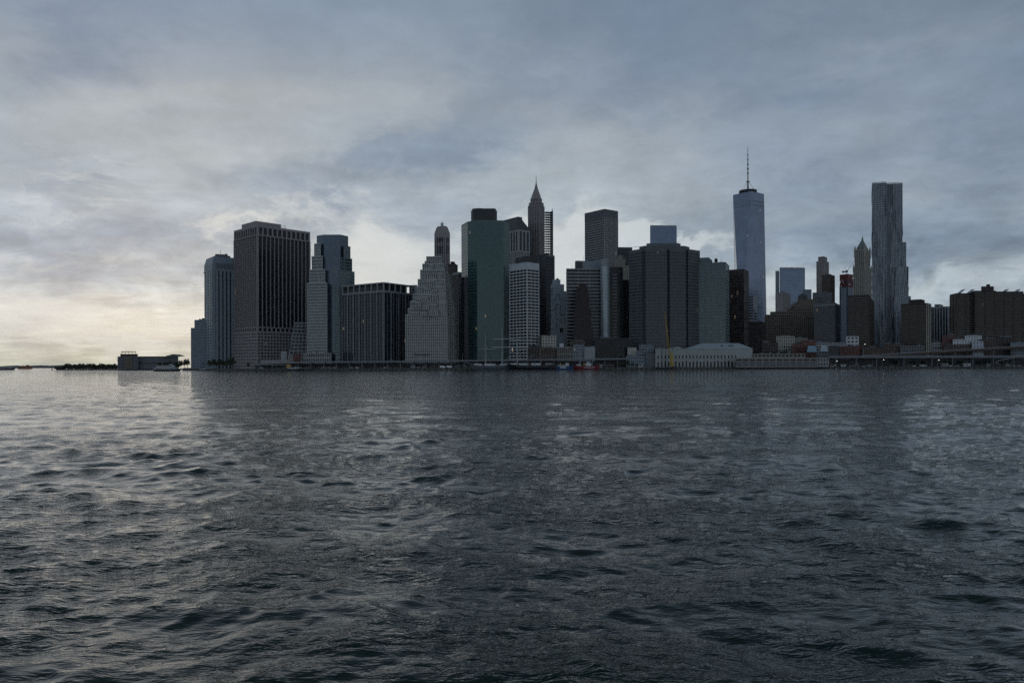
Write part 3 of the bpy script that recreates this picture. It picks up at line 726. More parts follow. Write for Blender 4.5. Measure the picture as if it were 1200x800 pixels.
# --- green glass octagon
Ya = 915
oc = [at(548.5, Ya + 3), at(559.5, Ya - 8), at(590.5, Ya - 4), at(597.3, Ya + 9), at(596.5, Ya + 44), at(585, Ya + 56), at(552, Ya + 56), at(541.3, Ya + 26)]
zt = ZZ(570, 258.5, Ya - 6)
t = start('glass_tower', 'tall green glass tower with chamfered corners and a dark rooftop drum', oc)
g = t.m('curtain_wall', g_green); g.prism(oc, GZ, zt)
t.m('roof', MATS['roofing']).prism(grow(oc, -.4), zt + .003, zt + .4)
ph = [at(552.5, Ya + 8), at(555, Ya + 4), at(580, Ya + 4), at(583, Ya + 8), at(583, Ya + 38), at(553, Ya + 38)]
m = t.m('penthouse', c_black); m.prism(ph, zt, ZZ(568, 246.2, Ya + 4)); m.prism(grow(ph, -1.2), ZZ(568, 246.2, Ya + 4) + .02, ZZ(568, 244, Ya + 4)); bits(t, [ph[0], ph[3], ph[4], ph[5]], ZZ(568, 244, Ya + 4), 9, 6, c_black, 2.5)
m = t.m('mullion', c_grn)
for i in (7, 0, 1, 2):
    p, r = oc[i], oc[(i + 1) % 8]; L = (Vector(r) - Vector(p)).length
    m.obox(p, r, -.1, .25, -.1, .12, GZ, zt + .5)
    for zz in np.arange(GZ + 7.4, zt, 3.7): m.obox(p, r, .26, L - .02, -.05, .08, zz, zz + .55)
    m.obox(p, r, .26, L, -.1, .14, zt - 1, zt + .5)
    for uu in np.arange(3, L - 1, 3.0): m.obox(p, r, uu, uu + .16, -.05, .12, GZ, zt - 1)
lb = t.m('lobby', c_dark); lb.prism(grow(oc, .4), GZ, GZ + 9)
t.done()
# --- black slot slab between green tower and white gridded tower
Ya = 960; q = quad(596, 596.2, 608, Ya, 2, dl=25)
t = start('dark_tower', 'black slab in the slot between the green glass tower and the white gridded tower', q); facade(t, q, GZ, ZZ(600, 337, Ya), S(c_black, g_dark2, 3.7, 3, .3, .6, .2)); t.done()

# --- pitched-crown bank tower
Ya = 1190; q = quad(587, 608, 620.5, Ya, 36)
t = start('pitched_roof_tower', 'grey tower with a truncated dark pitched roof and giant columns, behind the green glass tower', q)
zc = ZZ(608, 269, Ya)
facade(t, q, GZ, zc - 34, S(c_conc, g_dark, 3.9, 3.0, 1.0, 1.3, .4))
facade(t, q, zc - 34, zc, S(c_conc, g_dark, 30, 6.5, 2.4, 1.6, 1.0, par=2.6), 'colonnade', 'colonnade_glass')
m = t.m('pitched_roof', c_slate); m.prism(grow(q, 1.2), zc + .02, zc + 2.0); m.prism(grow(q, .8), zc + 2.0, ZZ(608, 256, Ya), sub(q, .12, .55, .12, .9)); m.prism(sub(q, .12, .55, .12, .9), ZZ(608, 256, Ya), ZZ(608, 253, Ya))
t.done()

# --- spired art-deco tower
Ya = 1220; q = quad(619.5, 633, 638.2, Ya, 62)
t = start('spired_skyscraper', 'dark stone skyscraper tapering to a pointed crown with a needle spire, left of centre', q)
st = S(c_gran, g_dark, 3.6, 3.0, 1.4, .6, .5, par=1.0, bd=.15)
z1 = ZZ(629, 240, Ya); facade(t, q, GZ, z1, st)
for a, p0, p1 in ((.09, 262, 236), (.16, 240, 231)):
    facade(t, sub(q, a, 1 - a, a, 1 - a), ZZ(629, p0, Ya) - 5, ZZ(629, p1, Ya), st, cap=False)
for fx in ((.25, .75),):
    facade(t, sub(q, fx[0], fx[1], -.02, 1.02), z1 - 30, ZZ(629, 236.5, Ya), st, cap=False)
cr = t.m('crown', c_gran); a0 = .18
for a1, p0, p1 in ((.22, 231, 228), (.30, 228, 224), (.38, 224, 220), (.44, 220, 215.5), (.475, 215.5, 212.5)):
    cr.prism(sub(q, a0, 1 - a0, a0, 1 - a0), ZZ(629, p0, Ya), ZZ(629, p1, Ya), sub(q, a1 - .01, 1.01 - a1, a1 - .01, 1.01 - a1)); a0 = a1
c = ctr(q); t.m('spire', c_dark).tube((c[0], c[1], ZZ(629, 214, Ya)), (c[0], c[1], ZZ(629, 203, Ya)), .7, .18, 6); t.done()

# --- slatted slab beside it
Ya = 1240; pA, pB = at(640, Ya), at(648.3, Ya + 4); z0, z1 = GZ, ZZ(644, 248, Ya)
t = T('slatted_slab', 'thin open-framed slab with sky showing between its dark floors, right of the spired skyscraper', 'building', (pA[0], pA[1], GZ))
s_ = t.m('floor_slab', c_dark); n = int((z1 - 30) / 3.9)
for j in range(n + 1): zz = z1 - j * 3.9; s_.obox(pA, pB, .2, 11.2, -9, 0, zz - 1.15, zz)
t.m('edge_wall', c_black).obox(pA, pB, 11.21, 12.8, -9, .2, GZ, z1 + 2)
m = t.m('column', c_dark)
for u in (.6, 5.0): m.obox(pA, pB, u, u + .35, -1.2, -.8, GZ, z1 - 1.2)
t.m('mast', c_dark).obox(pA, pB, 11.6, 12.3, -2, -1, z1 + 2, z1 + 6); t.done()

# --- dark plain tower in front of them
Ya = 1010; q = quad(605, 640.3, 650, Ya, 50)
t = start('dark_tower', 'broad plain black glass tower below the spired skyscraper', q); z = ZZ(640, 297.8, Ya)
facade(t, q, GZ, z, S(c_dark, g_dark, 3.9, 9, .4, 1.1, .25, par=4)); bits(t, q, z, 12, 5, c_black, 2); t.done()

# --- white gridded tower
Ya = 892; q = quad(598, 617.8, 631.2, Ya, 42); z = ZZ(617.8, 307.2, Ya); zb = ZZ(617.8, 315.5, Ya)
t = start('white_gridded_tower', 'white concrete tower with a regular grid of dark windows and a blank top band', q)
facade(t, q, GZ + 6, z, S(c_white, g_dark2, 3.6, 3.6, .4, 1.25, .7, par=z - zb), sides={3: dict(bay=6.1), 0: dict(bay=5.5)})
t.m('lobby', c_dark).prism(grow(q, -1), GZ, GZ + 6); bits(t, q, z, 11, 3, c_conc, 2); t.done()

# --- painted slab with the black line pattern
Ya = 985; q = quad(645.5, 646, 661.3, Ya, 3, dl=20); z = ZZ(650, 333, Ya)
t = start('painted_slab_building', 'narrow pale blue building with a black maze-like line pattern across its blank wall', q)
wl = t.m('wall', wallmat('pale_blue_render', (0.46, 0.52, 0.57), 0.75, .12)); wl.prism(q, GZ, z)
up = sub(q, .12, .72, .1, .9); wl.prism(up, z - .5, ZZ(650, 327.5, Ya)); wl.prism([at(661.3, Ya + 1), at(664.2, Ya + 2), at(664.2, Ya + 18), at(661.3, Ya + 18)], GZ, ZZ(650, 341, Ya))
t.m('water_tank', c_brickd).ring((ctr(up)[0] + 1.5, ctr(up)[1], ZZ(650, 328, Ya)), [(2.0, -2), (2.0, 2.4), (.2, 3.6)], 10)
ln = t.m('line_pattern', c_black)
def seg(x0, y0, x1, y1, wd=.55):
    a, b = W(x0, y0, Ya), W(x1, y1, Ya)
    lx, hx = min(a.x, b.x) - wd / 2, max(a.x, b.x) + wd / 2; lz, hz = min(a.z, b.z) - wd / 2, max(a.z, b.z) + wd / 2
    ln.obox(q[0], q[1], lx - q[0][0], hx - q[0][0], -.05, .12, lz, hz)
for s in ((646, 351, 652, 351), (652, 351, 652, 345), (652, 345, 656, 345), (656, 345, 656, 351), (656, 351, 660, 351), (646, 363, 651.5, 363), (651.5, 363, 651.5, 357), (651.5, 357, 657, 357), (657, 357, 657, 369), (657, 369, 661, 369), (651.5, 363, 651.5, 374), (651.5, 374, 658, 374), (658, 374, 658, 378), (646, 385, 652, 385), (652, 385, 652, 378)):
    seg(*s)
for yy in (338, 341, 345):
    wd = t.new('window', g_dark2); a = W(647, yy, Ya); wd.obox(q[0], q[1], a.x - q[0][0] - .8, a.x - q[0][0] + .8, -.1, .1, a.z - .9, a.z + .9)
wd = t.new('window', g_dark2); a = W(658, 387, Ya); wd.obox(q[0], q[1], a.x - q[0][0] - 2.2, a.x - q[0][0] + 2.2, -.1, .1, a.z - 3, a.z + 3)
t.done()

# --- banded group
Ya = 930; q = quad(664, 664.2, 705, Ya, 4, dl=38); z = ZZ(684, 314.5, Ya)
t = start('banded_office_building', 'wide office building striped with pale horizontal bands, right of the painted slab', q)
facade(t, q, GZ, z, S(c_conc, g_dark2, 4.05, 40, .3, 1.55, .35, par=1.4), sides={0: dict(bay=13.5, pw=.4)})
ph = sub(q, .25, .98, .2, .8); t.m('penthouse', c_blue).prism(ph, z - 1, ZZ(690, 305.5, Ya + 8)); t.m('penthouse', c_blue); 
pw_ = t.m('penthouse_louvre', c_dark); pw_.obox(ph[0], ph[1], 1, 9, -.05, .15, z + .5, ZZ(690, 306.5, Ya + 8)); bits(t, ph, ZZ(690, 305.5, Ya + 8), 5, 5, c_dark, 1.8); bits(t, sub(q, .02, .22, .1, .9), z, 6, 3, c_conc, 2); t.done()
Ya = 905
t = T('dark_brick_tower', 'dark red-brown brick tower with stepped shoulders standing before the banded office building', 'building', (*at(682, Ya), GZ))
bd_ = t.m('wall', c_brickd); gl = t.m('window_glass', g_dark2); 
for x0, x1, py, o in ((672.5, 695, 384, 0), (673.5, 692.5, 362, 2), (674.5, 690.3, 343, 4), (676.5, 688.5, 336.5, 6), (679, 687.5, 333.5, 8)):
    qq = [at(x0, Ya + o), at(x1, Ya + o), at(x1, Ya + 26 - o), at(x0, Ya + 26 - o)]
    facade(t, qq, GZ, ZZ(682, py, Ya + o), S(c_brickd, g_dark2, 3.4, 2.4, 1.2, 1.5, .25, par=1))
t.done()
Ya = 922; c = at(709.2, Ya + 5); r0 = (U(714.4) - U(704)) / 2 * Ya; zt = ZZ(709, 303.5, Ya)
t = T('cylindrical_tower', 'pale round glass stair tower rising beside the banded office building', 'building', (c[0], c[1], GZ))
prof = [(r0, 0), (r0, zt - GZ)]
t.m('curtain_wall', glassmat('glass_silver', (0.30, 0.35, 0.38), 0.25, 1.5, .2, bay=1.2, fl=3.8, blindp=.2, blind=(.34, .38, .4), joint=.35)).ring((c[0], c[1], GZ), prof, 20)
m = t.m('mullion', c_conc)
for i in range(20):
    an = 2 * math.pi * i / 20; m.tube((c[0] + r0 * math.cos(an), c[1] + r0 * math.sin(an), GZ), (c[0] + r0 * math.cos(an), c[1] + r0 * math.sin(an), zt), .14, .14, 4)
m.ring((c[0], c[1], zt - 8), [(r0 + .2, 0), (r0 + .2, 8.5)], 20); t.m('base', c_dark).ring((c[0], c[1], GZ), [(r0 + .5, 0), (r0 + .5, 16)], 20); t.done()
Ya = 945; q = quad(714.2, 714.4, 730, Ya, 3, dl=30); z = ZZ(720, 313, Ya)
t = start('banded_office_building', 'narrow dark tower with short pale bands right of the round glass stair tower', q)
facade(t, q, GZ, z, S(c_black, g_dark2, 3.9, 30, .3, .8, .2)); m = t.m('balcony', c_conc)
for j in range(int((z - GZ - 12) / 4.05)): m.obox(q[0], q[1], 3.6, 9.4, .21, .7, GZ + 8 + j * 4.05, GZ + 9.5 + j * 4.05)
t.done()

# --- tall striped tower behind
Ya = 1290; q = quad(686, 709, 724.3, Ya, 38); z = ZZ(709, 244.8, Ya); zb = ZZ(709, 255, Ya)
t = start('striped_tower', 'tall grey tower with horizontal stripes on its left face and a dark blank head', q)
facade(t, q, GZ, zb, S(c_conc, g_dark, 4.1, 50, .4, 1.7, .4, par=.6), cap=False, sides={0: dict(bands=True, piers=True, bay=3.0, pw=1.1, sh=1.0, d=.6, bd=.2)})
facade(t, q, zb, z, S(c_concd, g_dark, 12, 3.2, 2.4, 1.0, .5), 'head', 'head_glass'); bits(t, q, z, 17, 6, c_dark, 2.2); t.done()
# --- beige prewar and black towers filling the gap
Ya = 1130; q = quad(719.5, 719.7, 738.5, Ya, 4, dl=30); z = ZZ(728, 311, Ya)
t = start('prewar_tower', 'beige stepped masonry tower in the gap left of the great grey slab', q); st = S(c_lime2, g_win, 3.5, 2.8, 1.3, 1.5, .3)
facade(t, q, GZ, z, st); facade(t, sub(q, .15, .7, .1, .9), z - 1, ZZ(728, 303, Ya), st); facade(t, sub(q, .3, .55, .2, .8), z + 5, ZZ(728, 298.5, Ya), st); watertank(t, *ctr(sub(q, .75, .9, .2, .6))[:2], z); t.done()
Ya = 1210; q = quad(724, 724.2, 741, Ya, 5, dl=30)
t = start('dark_tower', 'dark flat-topped tower peeking over the beige masonry tower', q); facade(t, q, GZ, ZZ(732, 289.6, Ya), S(c_dark, g_dark2, 3.9, 3, .8, 1.2, .3, par=4)); t.done()
Ya = 960; q = quad(727, 727.2, 741, Ya, 2, dl=30)
t = start('dark_tower', 'black slab directly left of the great grey slab, below the beige masonry tower', q); facade(t, q, GZ, ZZ(733, 328, Ya), S(c_black, g_dark2, 3.9, 3, .3, .8, .2)); t.done()

# --- great grey faceted slab
Ya = 900
foot = [at(737.8, Ya + 16), at(751.5, Ya + 2), at(755.5, Ya + 4), at(757.5, Ya - 2), at(781.5, Ya - 4), at(782, Ya + 2), at(785, Ya + 2), at(785.5, Ya - 4), at(803.5, Ya + 2), at(804, Ya + 8), at(806.5, Ya + 8), at(807, Ya + 4), at(820.3, Ya + 18), at(817, Ya + 58), at(742, Ya + 58)]
zt = ZZ(778, 285, Ya)
t = start('faceted_office_slab', 'huge grey faceted tower with deep vertical grooves and fine window rows, right of centre', foot)
wallmat('grey_brown_panel', (0.115, 0.12, 0.128), .75, .15)
st = S(MATS['grey_brown_panel'], g_dark, 3.75, 1.75, .75, 1.75, .25, par=4)
facade(t, foot, GZ, ZZ(745, 292.6, Ya + 8), st)
hi = [at(750, Ya + 8), at(757, Ya + 1), at(781, Ya - 1), at(786, Ya - 1), at(803, Ya + 4), at(808, Ya + 12), at(806, Ya + 50), at(752, Ya + 50)]
facade(t, hi, ZZ(745, 293, Ya + 8) - 2, ZZ(778, 288.2, Ya), S(MATS['grey_brown_panel'], g_dark, 8, 4, 3.6, 6, .3, par=2), 'attic', 'attic_glass')
hi2 = [at(758, Ya + 8), at(764, Ya + 5), at(794, Ya + 5), at(798, Ya + 9), at(796, Ya + 44), at(762, Ya + 44)]
t.m('penthouse', c_concd).prism(hi2, ZZ(778, 289, Ya), ZZ(778, 284.8, Ya + 5)); bits(t, [hi2[0], hi2[3], hi2[4], hi2[5]], ZZ(778, 284.8, Ya), 21, 7, c_concd, 1.6)
a = W(748, 289.5, Ya + 10); t.m('rooftop_rail', c_dark).tube((a.x - 5, a.y, a.z), (a.x + 4, a.y, a.z), .2, .2, 4)
t.done()

# --- pale blue slab far behind
Ya = 1720; q = quad(762, 762.4, 793.4, Ya, 4, dl=40)
t = start('blue_glass_slab', 'pale blue glass block rising behind the great grey slab', q); z = ZZ(778, 264.2, Ya)
t.m('curtain_wall', g_blue).prism(q, GZ, z); m = t.m('mullion', c_blue)
for j in range(14): m.obox(q[0], q[1], 59.5 * j / 13 - .12, 59.5 * j / 13 + .12, -.1, .2, GZ, z + .3)
m.obox(q[0], q[1], 0, 59.3, -.2, .25, z - 1.2, z + .6); t.done()

# --- teal banded tower
Ya = 905; q = quad(818.3, 850.2, 854.4, Ya, 68); z = ZZ(850, 307, Ya)
t = start('teal_banded_tower', 'teal-grey tower with wavy horizontal bands and a round water tank on its roof', q)
facade(t, q, GZ, z, S(c_teal, g_teal, 3.55, 60, .4, 1.75, .4, par=1.6), sides={3: dict(bay=9.0, pw=.35)})
qq = sub(q, .1, .9, .62, 1.0); facade(t, qq, z - 1, ZZ(824, 301.5, Ya + 10), S(c_teal, g_teal, 3.3, 6, .5, 1.4, .3))
c = sub(q, .3, .7, .32, .5); watertank(t, ctr(c)[0], ctr(c)[1], z, 8.0, c_brickd); bits(t, sub(q, .2, .8, .1, .3), z, 14, 3); t.done()
# --- dark red tower
Ya = 985; q = quad(852, 872, 877.4, Ya, 60); z = ZZ(872, 315, Ya)
t = start('dark_red_tower', 'dark red-brown office tower with dim lit rows of windows, beside the teal banded tower', q)
wallmat('oxblood', (0.038, 0.024, 0.024), .6)
facade(t, q, GZ, z, S(MATS['oxblood'], glassmat('glass_brown', (0.016, 0.012, 0.012), .2, 1.5, bay=1.8, fl=3.9, blindp=.25, blind=(.07, .05, .04), lit=.012, litstr=.12), 3.9, 3.2, .35, 1.1, .25, par=3)); t.done()
Ya = 1100; q = quad(871, 883, 887.5, Ya, 55); z = ZZ(880, 346, Ya)
t = start('office_block', 'small banded office block at the foot of the pale blue spired tower', q)
facade(t, q, GZ, z, S(c_conc, g_navy, 3.9, 20, .5, 1.5, .35)); facade(t, sub(q, .1, .9, .2, .9), z - 1, ZZ(880, 334, Ya) - 15, S(c_blue, g_navy, 3.9, 20, .5, 1.5, .3)); t.done()
Ya = 1060; q = quad(876.5, 893, 897, Ya, 60); z = ZZ(885, 377, Ya)
t = start('brick_building', 'low dark brick block right of the dark red tower', q); facade(t, q, GZ, z, S(c_brickd, g_win, 3.5, 3, 1.2, 1.5, .3)); bits(t, q, z, 3, 4); t.done()
# --- the tallest tower: square base turning to a square top rotated by 45 degrees
Ya = 1900; cpx = 879.2
def sq(px, half, ang):
    cx, cy = U(px) * Ya, Ya; return [(cx + half * math.cos(ang + i * math.pi / 2), cy + half * math.sin(ang + i * math.pi / 2)) for i in range(4)]
zb, zt = GZ + 56, ZZ(878, 228.2, Ya)
A0 = math.radians(-90 + 2)
bot = sq(880.6, 43.5, A0 + math.radians(45 - 9)); top = sq(877.6, 37.0, A0 + math.radians(-9))
# widths tuned so the silhouette narrows upward
t = T('tapering_glass_skyscraper', 'tallest tower, pale blue tapering glass with a ring and a segmented spire on top', 'building', (*sq(879, 0, 0)[0], GZ))
g = t.m('curtain_wall', g_wtc)
v = [(p[0], p[1], zb) for p in bot] + [(p[0], p[1], zt) for p in top]
fs = []
for i in range(4):
    # top[i] sits between bot[i-1] and bot[i]
    fs.append((i, (i + 1) % 4, 4 + (i + 1) % 4)); fs.append((i, 4 + (i + 1) % 4, 4 + i))
fs.append((4, 5, 6, 7)); g.add(v, fs)
t.m('base', c_concd).prism(bot, GZ, zb)
m = t.m('edge_trim', wallmat('bright_steel', (0.26, 0.30, 0.38), .4, .05, .3, .3))
for i in range(4):
    for j in (i, (i + 1) % 4): m.tube(v[i], v[4 + j], .35, .35, 4)
    m.tube(v[4 + i], v[4 + (i + 1) % 4], .6, .6, 4)
bnd = t.m('mechanical_band', c_blue)
for s in (.905, .93):
    for i in range(4):
        a, b_, c_ = Vector(v[i]), Vector(v[(i + 1) % 4]), Vector(v[4 + (i + 1) % 4]); d_ = Vector(v[4 + i])
        e0 = a.lerp(d_, s); e1 = a.lerp(c_, s); e2 = b_.lerp(c_, s)
        for f0, f1 in ((e0, e1),):
            n_ = 22
            for q_ in range(1, n_):
                if q_ % 2:
                    s0 = f0.lerp(f1, q_ / n_); s1 = f0.lerp(f1, (q_ + .8) / n_); o_ = (f1 - f0).cross(Vector((0, 0, 1))).normalized() * .15
                    bnd.add([s0 + o_, s1 + o_, s1 + o_ + Vector((0, 0, 6)), s0 + o_ + Vector((0, 0, 6)), s0 - o_, s1 - o_, s1 - o_ + Vector((0, 0, 6)), s0 - o_ + Vector((0, 0, 6))], [(0, 1, 2, 3), (5, 4, 7, 6), (3, 2, 6, 7), (1, 0, 4, 5), (0, 3, 7, 4), (2, 1, 5, 6)])
cx, cy = U(877) * Ya, Ya
m = t.m('ring', c_dark)
m.ring((cx, cy, zt), [(19, 0), (20.5, .4), (20.5, 2.2), (19, 2.2)], 28); m.ring((cx, cy, zt + 4.2), [(20, 0), (21.5, .3), (21.5, 1.6), (20, 1.6)], 28)
m.ring((cx, cy, zt + 8.0), [(20, 0), (21.5, .3), (21.5, 1.8), (20, 1.8)], 28); m.ring((cx, cy, zt), [(9, 0), (9, 9)], 14)
for i in range(28): an = 2 * math.pi * i / 28; m.tube((cx + 20.8 * math.cos(an), cy + 20.8 * math.sin(an), zt + 2), (cx + 20.8 * math.cos(an), cy + 20.8 * math.sin(an), zt + 9), .3, .3, 4)
sp = t.m('spire', wallmat('spire_metal', (0.16, 0.18, 0.21), .5)); zs = ZZ(876, 172.5, Ya)
sp.tube((cx, cy, zt), (cx, cy, zt + 34), 2.4, 1.7, 8); sp.tube((cx, cy, zt + 34), (cx, cy, zt + 78), 1.5, 1.1, 8); sp.tube((cx, cy, zt + 78), (cx, cy, zs), 1.1, .45, 6)
for hh, rr in ((31, 4.2), (52, 2.6), (63, 2.6), (74, 2.4), (86, 2.0), (97, 1.6)): sp.ring((cx, cy, zt + hh), [(rr, 0), (rr, 2.0)], 10)
st_ = t.m('stay_cable', c_dark)
for i in range(6): an = i * math.pi / 3; st_.tube((cx + 18 * math.cos(an), cy + 18 * math.sin(an), zt + 9), (cx, cy, zt + 36), .22, .22, 4)
t.done()

# --- blue glass block with annexes
Ya = 1800; q = quad(913.6, 914, 943.6, Ya, 5, dl=45); z = ZZ(928, 313.6, Ya)
t = start('blue_glass_block', 'boxy blue glass office block right of the tapering skyscraper', q)
t.m('curtain_wall', g_blue).prism(q, GZ, z)
m = t.m('mullion', c_blue)
for j in range(int((z - 20) / 8)): zz = GZ + 8 * (j + 1); m.obox(q[0], q[1], .2, 58.6, -.1, .25, zz, zz + 1.3)
m.obox(q[0], q[1], 0, 58.8, -.3, .4, z - 5, z + .6); bits(t, q, z, 4, 5)
qq = [at(909, Ya + 6), at(913.4, Ya + 6), at(913.4, Ya + 40), at(909, Ya + 40)]; t.m('side_wing', c_blue).prism(qq, GZ, ZZ(911, 317, Ya))
fr = t.m('wing_slot', g_navy)
for j in range(40): zz = GZ + 6 * (j + 1); fr.box(((qq[0][0] + qq[1][0]) / 2, Ya + 5.9, zz), (6, .5, 2.6)) if zz < ZZ(911, 318, Ya) - 4 else None
t.done()
Ya = 1700; q = quad(941, 941.2, 951, Ya, 4, dl=25); t = start('office_block', 'low teal-grey glass block to the right of the boxy blue glass block', q); facade(t, q, GZ, ZZ(946, 339, Ya), S(c_teal, g_navy, 4, 5, .7, 1.0, .4)); t.done()
Ya = 1500; q = quad(909, 916.5, 926.2, Ya, 40); t = start('prewar_tower', 'plain grey-pink slab in front of the boxy blue glass block', q); z = ZZ(917, 342.5, Ya); facade(t, q, GZ, z, S(c_gran, g_win, 3.8, 4.5, 3.2, 2.4, .3)); bits(t, q, z, 6, 3); t.done()

# --- long tan masonry block with stepped gable roof
Ya = 1120; st = S(c_tan, g_win, 3.7, 3.3, 1.5, 1.9, .35)
q = quad(896.5, 897, 956.5, Ya, 6, dl=45)
t = start('masonry_block', 'long tan masonry block stepping up to a gabled roof, below the boxy blue block', q)
facade(t, q, GZ, ZZ(926, 368.5, Ya), st)
for x0, x1, py, o in ((903, 956, 365, 6), (923, 956, 361.5, 8), (930.5, 956, 356.5, 10), (935, 955, 350.5, 14)):
    qq = [at(x0, Ya + o), at(x1, Ya + o), at(x1, Ya + 38), at(x0, Ya + 38)]; facade(t, qq, ZZ(926, 369, Ya) - 3, ZZ(940, py, Ya + o), st)
m = t.m('gable_roof', c_slate); a, b_ = at(926, Ya + 12), at(936, Ya + 12)
za, zb2 = ZZ(930, 361, Ya + 10), ZZ(930, 353, Ya + 10)
m.add([(a[0], a[1], za), (b_[0], b_[1], za), (b_[0], b_[1], zb2), (a[0], a[1] + 24, za), (b_[0], b_[1] + 24, za), (b_[0], b_[1] + 24, zb2)], [(0, 1, 2), (5, 4, 3), (0, 2, 5, 3), (1, 4, 5, 2), (0, 3, 4, 1)])
m = t.m('turret', c_slate); c = at(941, Ya + 20); zz = ZZ(940, 350.5, Ya + 14); m.ring((c[0], c[1], zz - 1), [(7, 0), (7, 5), (5.5, 8), (2.4, 9.5)], 8)
t.done()

# --- paired brown towers and the dark block under them
Ya = 1450; q = quad(957.2, 966, 971.4, Ya, 50); t = start('prewar_tower', 'slim brown tower with a notched top behind the dark grey stepped block', q); z = ZZ(965, 305.5, Ya)
facade(t, q, GZ, z, S(c_gran, g_win, 3.6, 3, 1.5, 1.2, .4)); facade(t, sub(q, .15, .85, .15, .85), z - 1, ZZ(965, 300, Ya), S(c_gran, g_win, 3.6, 3, 1.5, 1.2, .4)); t.done()
Ya = 1400; q = quad(963.6, 973, 978.3, Ya, 50); t = start('prewar_tower', 'shorter brown tower touching the slim notched tower on its right', q); z = ZZ(972, 321.5, Ya)
facade(t, q, GZ, z, S(c_brick, g_win, 3.6, 3, 1.2, 1.2, .4)); bits(t, q, z, 7, 3); t.done()
Ya = 1180; q = quad(952.6, 965, 975, Ya, 35); t = start('office_block', 'dark grey block with a blank head, behind the gridded dark block', q); z = ZZ(965, 341.8, Ya)
facade(t, q, GZ, z, S(c_concd, g_dark, 3.9, 3.5, 1.2, 1.4, .3, par=9)); t.done()
Ya = 1020; q = quad(954.5, 978, 983.6, Ya, 60); t = start('office_block', 'dark gridded block with a pale cornice in front of the paired brown towers', q); z = ZZ(975, 354.2, Ya)
facade(t, q, GZ, z, S(c_concd, g_dark, 3.4, 2.6, .6, .9, .35, par=3)); t.m('cornice', c_conc).prism(grow(q, .9), z - 4.2, z - 3.1); bits(t, q, z, 8, 6, c_dark); t.done()

# --- tower under construction
Ya = 1420; q = quad(984.2, 994, 1000.2, Ya, 42); z = ZZ(992, 322, Ya); zr = ZZ(992, 336, Ya)
t = start('tower_under_construction', 'tower under construction with red safety netting round its top floors', q)
facade(t, q, GZ, zr, S(c_concd, g_blue, 4, 4, .5, .9, .4)); m = t.m('floor_slab', c_concd)
for j in range(7): m.prism(q, zr + j * 3.9, zr + j * 3.9 + .4)
cl = t.m('column', c_concd)
for p in grow(q, -1.2) + sub(q, .5, .52, .03, .05): cl.box((p[0], p[1], zr), (.9, .9, z - zr))
rn = t.m('netting', c_red); Cq = q
for i in range(4):
    p, r = q[i], q[(i + 1) % 4]; L = (Vector(r) - Vector(p)).length; nb = round(L / 3.2)
    for j in range(nb):
        for kf in range(6):
            if random.Random(i * 100 + j * 7 + kf).random() < .85: rn.obox(p, r, L * j / nb + .1, L * (j + 1) / nb - .1, .1, .2, zr + kf * 3.9 + .5, zr + kf * 3.9 + 4.1)
hs = t.m('hoist_track', wallmat('hoist_blue', (0.28, 0.34, 0.40), .5, .1)); hs.obox(q[3], q[0], 3, 13, .5, 1.6, GZ, zr - 2); t.done()
c = sub(q, .4, .6, .4, .6); cc = ctr(c)
t = T('tower_crane', 'luffing tower crane standing on the red-netted tower', 'crane', (cc[0], cc[1], z))
m = t.m('mast', c_dark)
for dx_, dy_ in ((-.9, -.9), (.9, -.9), (.9, .9), (-.9, .9)): m.tube((cc[0] + dx_, cc[1] + dy_, zr), (cc[0] + dx_, cc[1] + dy_, z + 6), .18, .18, 4)
t.m('cab', c_dark).box((cc[0], cc[1], z + 6), (4.5, 3, 3.6)); t.m('counterweight', c_concd).box((cc[0] - 6, cc[1], z + 5.6), (4, 3, 3))
jb = t.m('jib', c_rail); tip = (cc[0] + 15, cc[1], z + 28)
for dz_, dy_ in ((0, -.6), (0, .6), (1.2, 0)): jb.tube((cc[0] + 1, cc[1] + dy_, z + 8 + dz_), tip, .2, .14, 4)
for j in range(10):
    s = j / 10; a = Vector((cc[0] + 1, cc[1], z + 8)).lerp(Vector(tip), s); jb.tube(a + Vector((0, -.6, 0)), a + Vector((.8, 0, 1.2 * (1 - s))), .1, .1, 3)
pk = (cc[0] - 3, cc[1], z + 17); jb.tube((cc[0], cc[1], z + 9), pk, .3, .2, 4)
t.m('tie_cable', c_dark).tube(pk, tip, .12, .12, 3); t.by['tie_cable'].tube(pk, (cc[0] - 6, cc[1], z + 8), .12, .12, 3); t.done()

# --- gothic tower with the pyramidal crown
Ya = 1330; q = quad(1000.5, 1014, 1021.4, Ya, 50); t = start('gothic_skyscraper', 'ornate pale stone skyscraper with corner turrets and a steep pyramid crown', q)
wallmat('terracotta_cream', (0.33, 0.31, 0.27), .8); tc_ = MATS['terracotta_cream']
st = S(tc_, g_win, 3.7, 3.4, 1.6, 1.1, .6, par=1.2, bd=.2); z1 = ZZ(1012, 312, Ya); z2 = ZZ(1012, 291, Ya)
facade(t, q, GZ, z1, st); s1 = sub(q, .08, .92, .08, .92); facade(t, s1, z1 - 1, z2, S(tc_, g_win, 3.7, 2.9, 1.3, 1.0, .6, par=2.5, bd=.2))
m = t.m('turret', tc_)
for p in s1: m.ring((p[0], p[1], z2 - 14), [(1.7, 0), (1.8, 14), (1.4, 16), (.15, 21)], 8)
for p in q: m.ring((p[0], p[1], z1 - 8), [(1.5, 0), (1.5, 8), (.15, 14)], 8)
s2 = sub(q, .2, .8, .2, .8)
cgr = wallmat('weathered_copper', (.15, .175, .16), .7); ro = t.m('pyramid_roof', cgr); s3 = sub(q, .44, .56, .44, .56); ro.prism(grow(sub(q, .17, .83, .17, .83), .3), z2 + 1.5, ZZ(1009, 279.5, Ya), s3)
